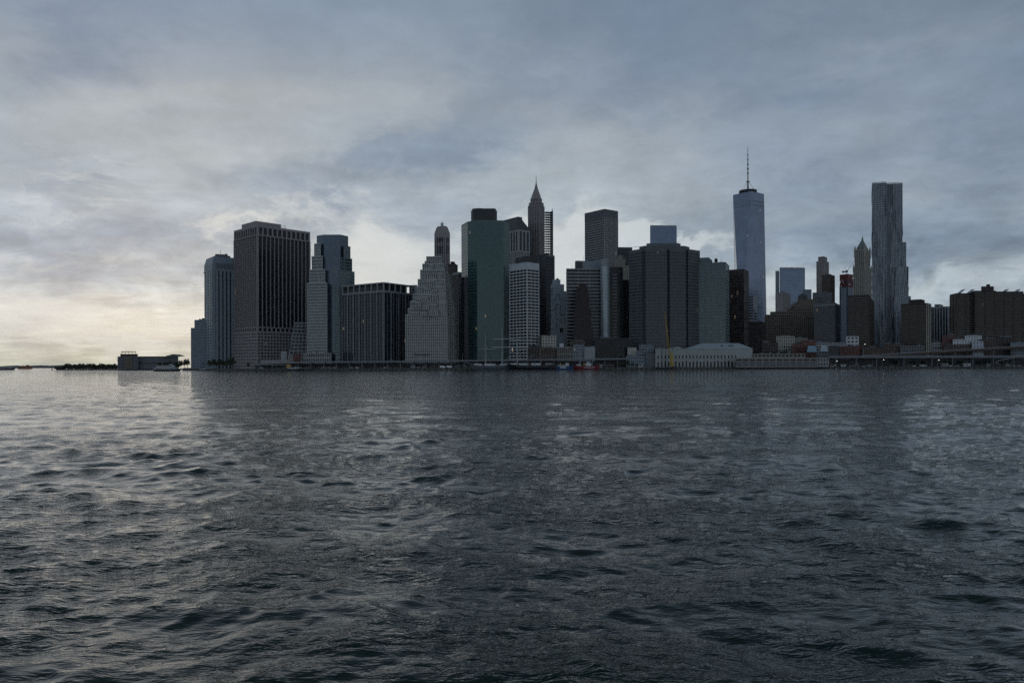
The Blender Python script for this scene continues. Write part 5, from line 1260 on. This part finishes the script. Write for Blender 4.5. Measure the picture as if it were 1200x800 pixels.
c = copy_tree(cw); x, y = at(526.8, 856); c.location = (x, y, GZ); c['label'] = 'white delivery van on the quay road below the ziggurat, right one of a pair'
cars = [car_master('parked_car', 'small parked car on the quay road beneath the pale-edged highway', 'car', MATS[m_], group='cars parked along the quay road') for m_ in ('paint_silver', 'paint_black', 'paint_white')]
r = random.Random(21); used = set(); cnt = {}; spots = [p for p in np.arange(306, 555, 6.6) if r.random() < .62 and abs(p - 519) > 5 and abs(p - 527) > 5] + [p for p in np.arange(990, 1195, 7.3) if r.random() < .6]
for i, px in enumerate(spots):
    k_ = r.choice((0, 0, 1, 1, 1, 2)); o = cars[k_] if k_ not in used else copy_tree(cars[k_]); used.add(k_)
    x, y = at(float(px), 857 if px < 600 else 855); o.location = (x, y, GZ); o.rotation_euler = (0, 0, 0 if r.random() < .5 else math.pi)
    side = px > 900; key = (side, k_); cnt[key] = cnt.get(key, 0) + 1
    nth = ['first', 'second', 'third', 'fourth', 'fifth', 'sixth', 'seventh', 'eighth', 'ninth', 'tenth', 'eleventh', 'twelfth', 'thirteenth', 'fourteenth', 'fifteenth'][cnt[key] - 1]
    o['label'] = nth + ' ' + ('silver', 'black', 'white')[k_] + ' parked car, counted from the left, ' + ('before the dark right-hand highway' if side else 'beneath the pale-edged highway')
    o['group'] = 'cars parked before the right highway' if side else 'cars parked along the quay road'
# lamp posts on the left highway
def lamp(px, py, Yd, z0, h, lit=False, label='', group=None):
    t = T('street_lamp', label, 'street lamp', (*at(px, Yd), z0), group); x, y = at(px, Yd)
    t.m('pole', c_rail).tube((x, y, z0), (x, y, z0 + h), .12, .08, 6); t.m('arm', c_rail).tube((x, y, z0 + h), (x + 1.3, y - .4, z0 + h + .3), .07, .06, 5)
    t.m('lamp_head', LITM if lit else c_dark).box((x + 1.5, y - .45, z0 + h + .12), (.75, .45, .3)); return t.done()
LITM = emat('lamp_light', (1.0, .93, .8), 3.0)
lm = lamp(312, 0, 868, 9.0, 7, label='thin grey lamp post rising from the pale-edged highway', group='lamp posts on the pale-edged highway')
for px in range(332, 735, 21):
    if 556 < px < 640: continue
    c = copy_tree(lm); x, y = at(px, 868); s_ = (px - 298) / 440; c.location = (x, y, 9.0 + 2.6 * s_)
for px, h, lab in ((1034, 7.4, 'lit street lamp under the dark highway below the rippled steel tower'), (1098.5, 7.0, 'lit street lamp under the dark highway beside its middle pillar'), (979, 6.4, 'lit lamp at the mouth of the dark underpass right of the pier')):
    lamp(px, 0, 856, GZ, h, True, lab)
for px, py, Yd, lab in ((1012, 403.5, 884.5, 'lit lamp on the roof edge of the red-brown brick row'), (1121, 0, 0, '')):
    if Yd: lamp(px, 0, Yd - 1.2, GZ, ZZ(px, py, Yd) - GZ, True, lab)

# kiosks and stores along the quay
r = random.Random(44); nth = ['first', 'second', 'third', 'fourth', 'fifth', 'sixth', 'seventh', 'eighth', 'ninth', 'tenth', 'eleventh', 'twelfth']
for zone, (lst, where) in enumerate((((484, 497, 508, 536, 545, 553), 'on the quay below the ziggurat and green glass tower'), ((704, 709, 716, 751, 759), 'on the quay between the red lightship and the market hall'), ((976, 988, 1003, 1019, 1044, 1066, 1081, 1107, 1133, 1158, 1181), 'before the dark right-hand highway'))):
    for i, px in enumerate(lst):
        yk = 859 if zone != 2 else 853.5; x, y = at(px, yk); lw, hh = r.uniform(3.5, 7), r.uniform(2.3, 3.2); mt = r.choice((c_conc, c_cream, c_concd, c_blue, c_white, c_brick))
        t = T('quay_kiosk', nth[i] + ' small kiosk from left, ' + where, 'kiosk', (x, y, GZ), 'small stores along the quay')
        t.m('wall', mt).box((x, y, GZ), (lw, 2.8, hh)); t.m('roof', r.choice((c_concd, c_conc, c_slate))).box((x, y, GZ + hh + .003), (lw + .6, 3.4, .25))
        t.m('window', g_dark2).box((x - lw * .15, y - 1.36, GZ + 1.1), (lw * .45, .14, .9)); t.m('door', c_dark).box((x + lw * .32, y - 1.36, GZ + .02), (.9, .12, 2.0))
        if r.random() < .6: t.m('awning', r.choice((c_cream, c_teal, c_brickr))).prism([(x - lw * .42, y - 2.3), (x + lw * .14, y - 2.3), (x + lw * .14, y - 1.41), (x - lw * .42, y - 1.41)], GZ + 2.05, GZ + 2.15)
        t.done()
# yellow crane beside the market hall
t = T('yellow_crane', 'yellow crawler crane with a tall leaning lattice boom in front of the market hall', 'crane', (*at(787, 851.5), GZ))
bx, by = at(787, 851.8); t.m('track', c_black).box((bx, by, GZ), (5.6, 3.6, 1.1)); t.m('cab', c_ycrane).box((bx, by, GZ + 1.2), (5.0, 3.0, 3.4)); t.m('mast', c_ycrane).box((bx, by, GZ + 4.6), (3.2, 1.8, 11.0))
t.m('cab_window', g_dark2).box((bx - 1.0, by - 1.45, GZ + 2.8), (1.6, .3, 1.3)); t.m('counterweight', c_concd).box((bx + 3.6, by, GZ + 1.4), (2, 3, 2.2))
ft, tp = Vector((at(784.4, 851)[0], 851.5, GZ + 14)), W(779.2, 365, 851.5); bm_ = t.m('boom', c_ycrane)
ax_ = (tp - ft).normalized(); sx_ = Vector((1, 0, 0)); 
for s0, s1 in ((-1, -1), (1, -1), (1, 1), (-1, 1)): bm_.tube(ft + Vector((s0 * .8, s1 * .8, 0)), tp + Vector((s0 * .35, s1 * .35, 0)), .27, .22, 4)
for j in range(26):
    a, b = ft.lerp(tp, j / 26), ft.lerp(tp, (j + 1) / 26); w0, w1 = .8 - .5 * j / 26, .8 - .5 * (j + 1) / 26; s_ = 1 if j % 2 else -1
    bm_.tube(a + Vector((s_ * w0, -w0, 0)), b + Vector((-s_ * w1, -w1, 0)), .1, .1, 3); bm_.tube(a + Vector((s_ * w0, w0, 0)), b + Vector((-s_ * w1, w1, 0)), .1, .1, 3)
rp = t.m('hoist_rope', c_dark); rp.tube(tp, (bx + 1.5, by, GZ + 15.6), .08, .08, 3); rp.tube(tp, tp + Vector((-.5, 0, -18)), .07, .07, 3); t.new('hook', c_dark).box((tp.x - .5, tp.y, tp.z - 19), (.6, .4, 1.2))
t.done()

# ================================================================== SHIPS AND BOATS
def hull(m, x0, x1, y, beam, z0, zd, rake0=.04, rake1=.08, sheer=.8, n=18, zoff=None):
    L_ = x1 - x0; rows = []
    for i in range(n + 1):
        s = i / n; b = beam / 2 * min(1, (s / .16) ** .6 if s < .16 else 1) * min(1, ((1 - s) / .26) ** .65 if s > .74 else 1); b = max(b, .06)
        zz = zd + sheer * (2 * s - 1) ** 2; xt = x0 + s * L_; xb = x0 + L_ * (rake0 + s * (1 - rake0 - rake1))
        rows.append([(xb, y - b * .75, z0), (xt * .6 + xb * .4, y - b * .97, z0 * .4 + zz * .6), (xt, y - b, zz), (xt, y + b, zz), (xt * .6 + xb * .4, y + b * .97, z0 * .4 + zz * .6), (xb, y + b * .75, z0)])
    vs = [v_ for rr in rows for v_ in rr]; fs = []
    for i in range(n):
        a = i * 6
        for j in range(6): fs.append((a + j, a + 6 + j, a + 6 + (j + 1) % 6, a + (j + 1) % 6))
    fs.append(tuple(range(6))); fs.append(tuple(reversed(range(n * 6, n * 6 + 6)))); m.add(vs, fs)
def mast(t, x, y, z0, top, yards, mat, ymat, rig=9.0):
    m = t.new('mast', mat); m.tube((x, y, z0), (x, y, z0 + (top - z0) * .55), .62, .45, 8); m.tube((x, y, z0 + (top - z0) * .53), (x, y, top), .40, .18, 6)
    m.box((x, y, z0 + (top - z0) * .53), (1.8, 1.2, .18))
    for zz, hl, hr in yards: yd_ = t.new('yard', ymat); yd_.tube((x - hl, y - .5, zz), (x, y - .5, zz), .28, .5, 6); yd_.tube((x, y - .5, zz), (x + hr, y - .5, zz), .5, .28, 6)
    rg = t.m('rigging', c_dark)
    for s_ in (-1, 1):
        for f_ in (1.0, .75): rg.tube((x + s_ * rig * f_, y - 3.5, z0), (x, y, z0 + (top - z0) * (.53 if f_ == 1 else .8)), .055, .04, 3)
    rg.tube((x - rig * 1.6, y, z0 + 2), (x, y, top - 1), .05, .05, 3)
wallmat('hull_black', (.014, .016, .02), .35, .2); wallmat('hull_blue', (.02, .06, .16), .4, .15); wallmat('hull_red', (.17, .014, .02), .45, .15); wallmat('hull_grey', (.09, .10, .12), .45, .2)
wallmat('spar_white', (.50, .52, .52), .5, .1); wallmat('spar_grey', (.34, .35, .35), .6, .2); wallmat('boat_white', (.55, .57, .58), .4, .1)
Ys = 838
def zy(py, px=600, Y_=Ys): return ZZ(px, py, Y_)
t = T('sailing_ship', 'grey-hulled sailing ship, left of the two square-riggers, with tall bare masts and pale yards', 'ship', (*at(578, Ys), 0))
x0, x1 = at(552, Ys)[0], at(598, Ys)[0]; hull(t.m('hull', MATS['hull_grey']), x0, x1, Ys + 2, 10, -1, 4.4, .05, .03, 1.2)
dk = t.m('deckhouse', MATS['boat_white']); dk.box((at(560, Ys)[0], Ys + 2, 4.2), (8, 5, 2.6)); dk.box((at(574, Ys)[0], Ys + 2, 4.2), (12, 5, 2.4)); dk.box((at(590, Ys)[0], Ys + 2, 4.2), (7, 5, 2.2))
t.m('gunwale', MATS['spar_white']).box(((x0 + x1) / 2, Ys - 3.1, 5.0), ((x1 - x0) * .6, .25, .35))
mast(t, at(569, Ys)[0], Ys + 2, 4.5, zy(388), [(zy(409), 8.3, 12)], MATS['spar_grey'], MATS['spar_grey'])
mast(t, at(588.3, Ys)[0], Ys + 2, 4.5, zy(378), [(zy(397), 9.5, 12), (zy(406.7), 11.5, 14)], MATS['spar_grey'], MATS['spar_white'])
for a, b in (((593.4, 422.4), (597.8, 416.2)),): t.m('spar', MATS['spar_white']).tube(W(*a, Ys), W(*b, Ys), .2, .14, 5)
t.m('bowsprit', MATS['spar_grey']).tube((x0 + 3, Ys + 2, 5.6), (x0 - 7, Ys + 2, 8.2), .28, .14, 6); t.done()
t = T('sailing_ship', 'black-hulled sailing ship, right of the two square-riggers, moored beside the blue-hulled boat', 'ship', (*at(628, Ys), 0))
x0, x1 = at(594.5, Ys - 6)[0], at(656, Ys - 6)[0]; Y2 = Ys - 6; hull(t.m('hull', MATS['hull_black']), x0, x1, Y2, 12, -1, 4.6, .07, .03, 1.6)
t.m('rail', MATS['spar_white']).box(((x0 + x1) / 2 - 8, Y2 - 5.9, 5.5), ((x1 - x0) * .5, .25, .4))
for px, l_ in ((602, 7), (613, 9), (628, 10), (643, 8)): t.new('deckhouse', MATS['boat_white'] if px < 630 else c_gran).box((at(px, Y2)[0], Y2, 4.4), (l_, 5, 2.6))
mast(t, at(606.3, Y2)[0], Y2, 4.8, zy(384), [(zy(398.6), 6, 10.5), (zy(407.2), 4, 13)], MATS['spar_grey'], MATS['spar_white'])
mast(t, at(619.5, Y2)[0], Y2, 4.8, zy(386), [(zy(399.6), 6, 6)], c_brick, MATS['spar_grey'])
mast(t, at(633.6, Y2)[0], Y2, 4.8, zy(392), [], wallmat('spar_buff', (.17, .13, .09), .6), MATS['spar_grey'])
t.m('spar', MATS['spar_white']).tube(W(617.5, 421, Y2), W(626.5, 415, Y2), .2, .14, 5)
t.m('bowsprit', MATS['spar_white']).tube((x0 + 2, Y2, 6.2), (x0 - 5, Y2, 8.6), .3, .16, 6); t.done()

def text_part(t, body, mat, x, y, z, size, parent=None):
    cu = bpy.data.curves.new('lettering', 'FONT'); cu.body = body; cu.size = size; cu.extrude = .04; cu.align_x = 'CENTER'
    o = bpy.data.objects.new('lettering', cu); COL.objects.link(o); dg = bpy.context.evaluated_depsgraph_get(); me = bpy.data.meshes.new_from_object(o.evaluated_get(dg))
    bpy.data.objects.remove(o); me.materials.clear(); me.materials.append(mat)
    o = bpy.data.objects.new('lettering', me); COL.objects.link(o); o.parent = t.o; o.location = Vector((x, y, z)) - t.loc; o.rotation_euler = (math.pi / 2, 0, 0); return o
Y3 = 833
t = T('moored_boat', 'blue-hulled passenger boat with white upperworks moored left of the red lightship', 'boat', (*at(660, Y3), 0))
x0, x1 = at(648, Y3)[0], at(672.5, Y3)[0]; hull(t.m('hull', MATS['hull_blue']), x0, x1, Y3, 6.5, -1, 3.6, .03, .08, .8)
t.m('cabin', MATS['boat_white']).box(((x0 + x1) / 2 - 1, Y3, 3.6), (13, 4.4, 1.5)); t.m('wheelhouse', MATS['boat_white']).box(((x0 + x1) / 2 + 4, Y3, 5.1), (3.6, 3.4, 1.8))
for i in range(6): t.new('window', g_dark2).box(((x0 + x1) / 2 - 6 + i * 2, Y3 - 2.18, 4.2), (1.2, .12, .6))
t.m('funnel', c_ycrane).tube((x0 + 8, Y3, 5.1), (x0 + 8, Y3, 7.4), .6, .5, 8)
t.m('stripe', wallmat('yellow_line', (.45, .40, .12), .6)).box(((x0 + x1) / 2, Y3 - 2.3, 5.16), (12, .2, .2))
mk_ = t.m('name_board', MATS['boat_white']); mk_.box((at(659.6, Y3)[0], Y3 - 3.32, 1.5), (6.4, .12, 1.25)); t.done()
t = T('lightship', 'red-hulled lightship with white lettering and pale deckhouses, at the quay right of the blue boat', 'ship', (*at(686, Y3), 0))
x0, x1 = at(671.5, Y3 + 6)[0], at(703, Y3 + 6)[0]; Y4 = Y3 + 6; hull(t.m('hull', MATS['hull_red']), x0, x1, Y4, 8, -1, 3.9, .03, .05, 1.0)
for px, l_, h_ in ((678, 5, 1.8), (689.5, 6, 3.0)): t.new('deckhouse', MATS['boat_white']).box((at(px, Y4)[0], Y4, 3.7), (l_, 4, h_))
wh_ = t.new('wheelhouse', MATS['boat_white']); wh_.box((at(689.5, Y4)[0], Y4, 6.7), (3.6, 3, 1.7)); t.new('window', g_dark2, wh_).box((at(689.5, Y4)[0], Y4 - 1.5, 7.3), (3.0, .12, .7))
for px, h_ in ((680, 17), (694, 15)):
    m = t.new('mast', MATS['spar_grey']); m.tube((at(px, Y4)[0], Y4, 3.8), (at(px, Y4)[0], Y4, h_), .3, .2, 6); m.ring((at(px, Y4)[0], Y4, h_ - .1), [(.7, 0), (.8, .2), (.8, 1.6), (.3, 2.2)], 8)
t.m('funnel', c_ycrane).tube((at(684.5, Y4)[0], Y4, 3.7), (at(684.5, Y4)[0], Y4, 7.4), .8, .75, 10)
text_part(t, 'AMBROSE', MATS['boat_white'], at(690, Y4)[0], Y4 - 4.12, 1.1, 2.7); t.done()
# two-masted schooner by the hall
Y5 = 844
t = T('schooner', 'small black schooner with two bare black masts moored before the market hall', 'boat', (*at(778, Y5), 0))
hull(t.m('hull', MATS['hull_black']), at(768, Y5)[0], at(790, Y5)[0], Y5, 4.6, -.8, 1.9, .04, .08, .5)
for px in (775.6, 780.4): t.new('mast', c_black).tube((at(px, Y5)[0], Y5, 1.8), (at(px, Y5)[0], Y5, ZZ(px, 400.5, Y5)), .42, .26, 7); t.new('boom', c_black).tube((at(px, Y5)[0], Y5, 3.6), (at(px + 4, Y5)[0], Y5, 4.0), .16, .12, 5)
t.m('deckhouse', c_concd).box((at(785, Y5)[0], Y5, 1.8), (4, 2.4, 1.2)); t.done()

def ferry(label, p0, p1, wl, height, Yd, hullm, topm, decks=2, flip=False, group=None, name='ferry', beam=9, pil=True):
    x0, x1 = at(p0, Yd)[0], at(p1, Yd)[0]; L_ = x1 - x0; t = T(name, label, 'boat', ((x0 + x1) / 2, Yd, 0)); fb = height * .30
    hull(t.m('hull', hullm), x0, x1, Yd, beam, -1, fb, .03, .05, fb * .18)
    z = fb; dh = height * .26
    for d_ in range(decks):
        a, b = x0 + L_ * (.10 + .07 * d_), x1 - L_ * (.16 + .09 * d_)
        ck = t.new('deckhouse', topm); ck.box(((a + b) / 2, Yd, z), (b - a, beam * .82 - d_ * .8, dh)); ck.box(((a + b) / 2, Yd, z + dh), (b - a + 1.2, beam * .9 - d_ * .8, .18))
        n = int((b - a) / (L_ * .055))
        wn = t.new('window_band', g_dark2, ck); wn.box(((a + b) / 2, Yd, z + dh * .38), (b - a - 1.0, beam * .82 - d_ * .8 + .12, dh * .38))
        z += dh + .18
    if pil:
        xw = x0 + L_ * (.66 if not flip else .34); wh_ = t.new('wheelhouse', topm); wh_.box((xw, Yd, z), (L_ * .12, beam * .5, dh * .75)); t.new('window', g_dark2, wh_).box((xw, Yd, z + dh * .28), (L_ * .12 + .15, beam * .5 + .12, dh * .3))
        t.m('mast', c_dark).tube((xw - L_ * .08, Yd, z), (xw - L_ * .08, Yd, z + dh * 1.7), .12, .06, 5)
    t.m('funnel', c_dark).tube((x0 + L_ * .36, Yd, z - .1), (x0 + L_ * .34, Yd, z + dh * .9), .7, .6, 8)
    rl = t.m('railing', c_rail)
    rl.tube((x0 + L_ * .03, Yd - beam * .3, fb + 1.1), (x0 + L_ * .97, Yd - beam * .3, fb + 1.1), .05, .05, 4)
    for i in range(14): rl.tube((x0 + L_ * (.04 + i * .0705), Yd - beam * .3, fb), (x0 + L_ * (.04 + i * .0705), Yd - beam * .3, fb + 1.1), .04, .04, 3)
    return t.done()
ferry('dark-hulled ferry with two white-trimmed decks out on the water at left', 179, 212, 434.8, 6.4, 735, MATS['hull_black'], MATS['boat_white'], 2, beam=7)
ferry('dark-hulled ferry half out of the frame at the left edge', -14, 18, 433, 9.0, 1330, MATS['hull_black'], MATS['boat_white'], 1, flip=True, beam=10)
ferry('long orange ferry in the haze near the left edge', 20.5, 38.5, 431, 12.5, 2500, wallmat('orange_paint', (.40, .12, .03), .6), wallmat('orange_pale', (.38, .16, .08), .6), 2, beam=16)
ferry('white ferry moored at the terminal below the brown granite tower', 336.5, 352, 430, 5.4, 842, MATS['hull_black'], MATS['boat_white'], 1, beam=5)
ferry('small dark tug at the quay right of the moored white ferry', 355, 366, 430, 5.0, 843, MATS['hull_black'], c_concd, 1, beam=4.5)
ferry('small white launch tied up below the finned slab', 234, 243, 432, 3.0, 842, MATS['hull_black'], MATS['boat_white'], 1, beam=3.5)
t = T('channel_buoy', 'small dark channel buoy on the open water left of the wooded point', 'buoy', (*at(61, 1150), 0)); x, y = at(61, 1150)
t.m('float', c_black).ring((x, y, -.5), [(1.2, 0), (1.3, 1.2), (.5, 1.4)], 10); t.m('cage', c_dark).tube((x, y, .8), (x, y, 3.2), .5, .2, 6); t.done()

# ferry terminal canopy at left of the quay
t = T('ferry_terminal', 'low ferry landing with pale canopy and yellow end, below the brown granite tower', 'building', (*at(320, 853), GZ))
cn = t.m('canopy_roof', c_lime2); cn.prism([at(293, 853), at(333, 853), at(333, 861), at(293, 861)], ZZ(313, 427.8, 853) , ZZ(313, 427.2, 853)); sh_ = t.m('wall', c_gran); sh_.prism([at(306, 888), at(337, 888), at(337, 896), at(306, 896)], GZ, ZZ(320, 421.6, 888))
for px in range(294, 334, 6): t.new('post', c_concd).tube((*at(px, 854), GZ), (*at(px, 854), ZZ(313, 427.8, 853)), .14, .14, 5)
t.m('yellow_gable', c_ycrane).box((at(338.5, 853)[0], 853, GZ), (4.2, 4, 4.6)); t.done()
lowrise('ferry_shed', 'small white cube kiosk before the right side of the granite podium', 329, 336, 411.5, 935, c_conc, plain=True, plant=0)[0].done()

# ================================================================== THE WOODED POINT WITH THE FORT, FAR LEFT
def onisl(name, label, p0, p1, top, Yd, mat, st=None, depth=26):
    q = [at(p0, Yd), at(p1, Yd), at(p1, Yd + depth), at(p0, Yd + depth)]; t = T(name, label, 'building', (q[0][0], Yd, 1.4))
    zt_ = ZZ((p0 + p1) / 2, top, Yd)
    if st: facade(t, q, 1.3, zt_, st, cap=False); t.m('roof', MATS['roofing']).prism(grow(q, -.4), zt_ - .6, zt_ - .2)
    else: t.m('wall', mat).prism(q, 1.3, zt_); t.m('coping', c_concd).prism(grow(q, .25), zt_ + .003, zt_ + .4)
    return t, q, zt_
t, q, z = onisl('terminal_building', 'blocky dark building with a roof deck canopy on the low point at far left', 138.3, 161.8, 417.5, 1085, c_concd, S(c_concd, g_dark, 4.5, 5, 1.6, 2.2, .4))
m = t.m('upper_block', c_brick); m.prism([at(141, 1088), at(161.5, 1088), at(161.5, 1106), at(141, 1106)], z, ZZ(150, 414.6, 1088)); t.m('blank_panel', c_tan).prism([at(146, 1084.2), at(155.5, 1084.2), at(155.5, 1085), at(146, 1085)], 2.5, z - 2)
zc_ = ZZ(150, 412.2, 1088); t.m('canopy_roof', c_dark).prism([at(142, 1088), at(159.6, 1088), at(159.6, 1104), at(142, 1104)], zc_, zc_ + .7)
for px in (143, 147, 151, 155, 159): t.new('post', c_dark).tube((*at(px, 1090), ZZ(150, 414.6, 1088)), (*at(px, 1090), zc_), .25, .25, 5)
t.m('antenna', c_dark).tube((*at(138, 1086), z - 8), (*at(136.6, 1086), z + 1), .15, .1, 4); t.done()
t, q, z = onisl('long_shed', 'long grey low shed right of the blocky building with the roof canopy', 161.8, 197, 419.3, 1090, c_concd); t.m('window_band', g_dark).prism([at(163, 1089.7), at(190, 1089.7), at(190, 1090), at(163, 1090)], 9.2, 10.6)
t.m('upper_storey', c_brick).prism([at(162, 1098), at(197, 1098), at(197, 1112), at(162, 1112)], z, ZZ(175, 417.4, 1098)); t.done()
t, q, z = onisl('ventilation_building', 'greenish framed gable structure at the right end of the long shed', 196, 208.5, 416.3, 1080, c_slate, S(c_teal, g_dark, 6, 6.5, 1.0, 1.2, .5)); 
rf = t.m('gable_roof', c_slate); a, b = at(190, 1080), at(209, 1080); rf.add([(a[0], 1080, ZZ(190, 418.4, 1080)), (b[0], 1080, ZZ(209, 416.8, 1080)), (at(202, 1080)[0], 1080, ZZ(202, 414.8, 1080)), (a[0], 1104, ZZ(190, 418.4, 1080)), (b[0], 1104, ZZ(209, 416.8, 1080)), (at(202, 1080)[0], 1104, ZZ(202, 414.8, 1080))], [(0, 1, 2), (5, 4, 3), (0, 2, 5, 3), (1, 4, 5, 2), (0, 3, 4, 1)]); t.done()
for i, px in enumerate((188, 192.5, 195.5, 206, 209.5)): plant_tree(px, 1072, 11.5, (0, 2, 0, 2, 0)[i], row_label(5, i, 'the dark trees before the long grey shed at far left'), 'trees before the long shed', -1.0)
r = random.Random(30)
for i in range(64):
    px = 66 + i * 1.13 + r.uniform(-.5, .5)
    if px > 137: break
    hh = (7.5 if px < 76 else 10.5) * r.uniform(.8, 1.15); plant_tree(px, 1182 - (px - 66) * .55, hh, r.choice((0, 2, 1)), 'dark tree in the low line of trees on the wooded point at far left', 'tree line on the wooded point', -1.9)

# ================================================================== HAZE
hz = M(); hz.prism([(-12000, -40), (12000, -40), (12000, 13000), (-12000, 13000)], -6, 640)
hm = bpy.data.materials.new('haze_air'); hm.use_nodes = True; k = NT(hm.node_tree); k.n.remove(k.n['Principled BSDF'])
pv = k.new('ShaderNodeVolumePrincipled'); pv.inputs['Color'].default_value = (0.82, 0.9, 1.0, 1); pv.inputs['Density'].default_value = 0.000013; pv.inputs['Anisotropy'].default_value = 0.2
k.l.new(pv.outputs[0], k.n['Material Output'].inputs['Volume'])
o = hz.build('haze', hm); o['kind'] = 'stuff'
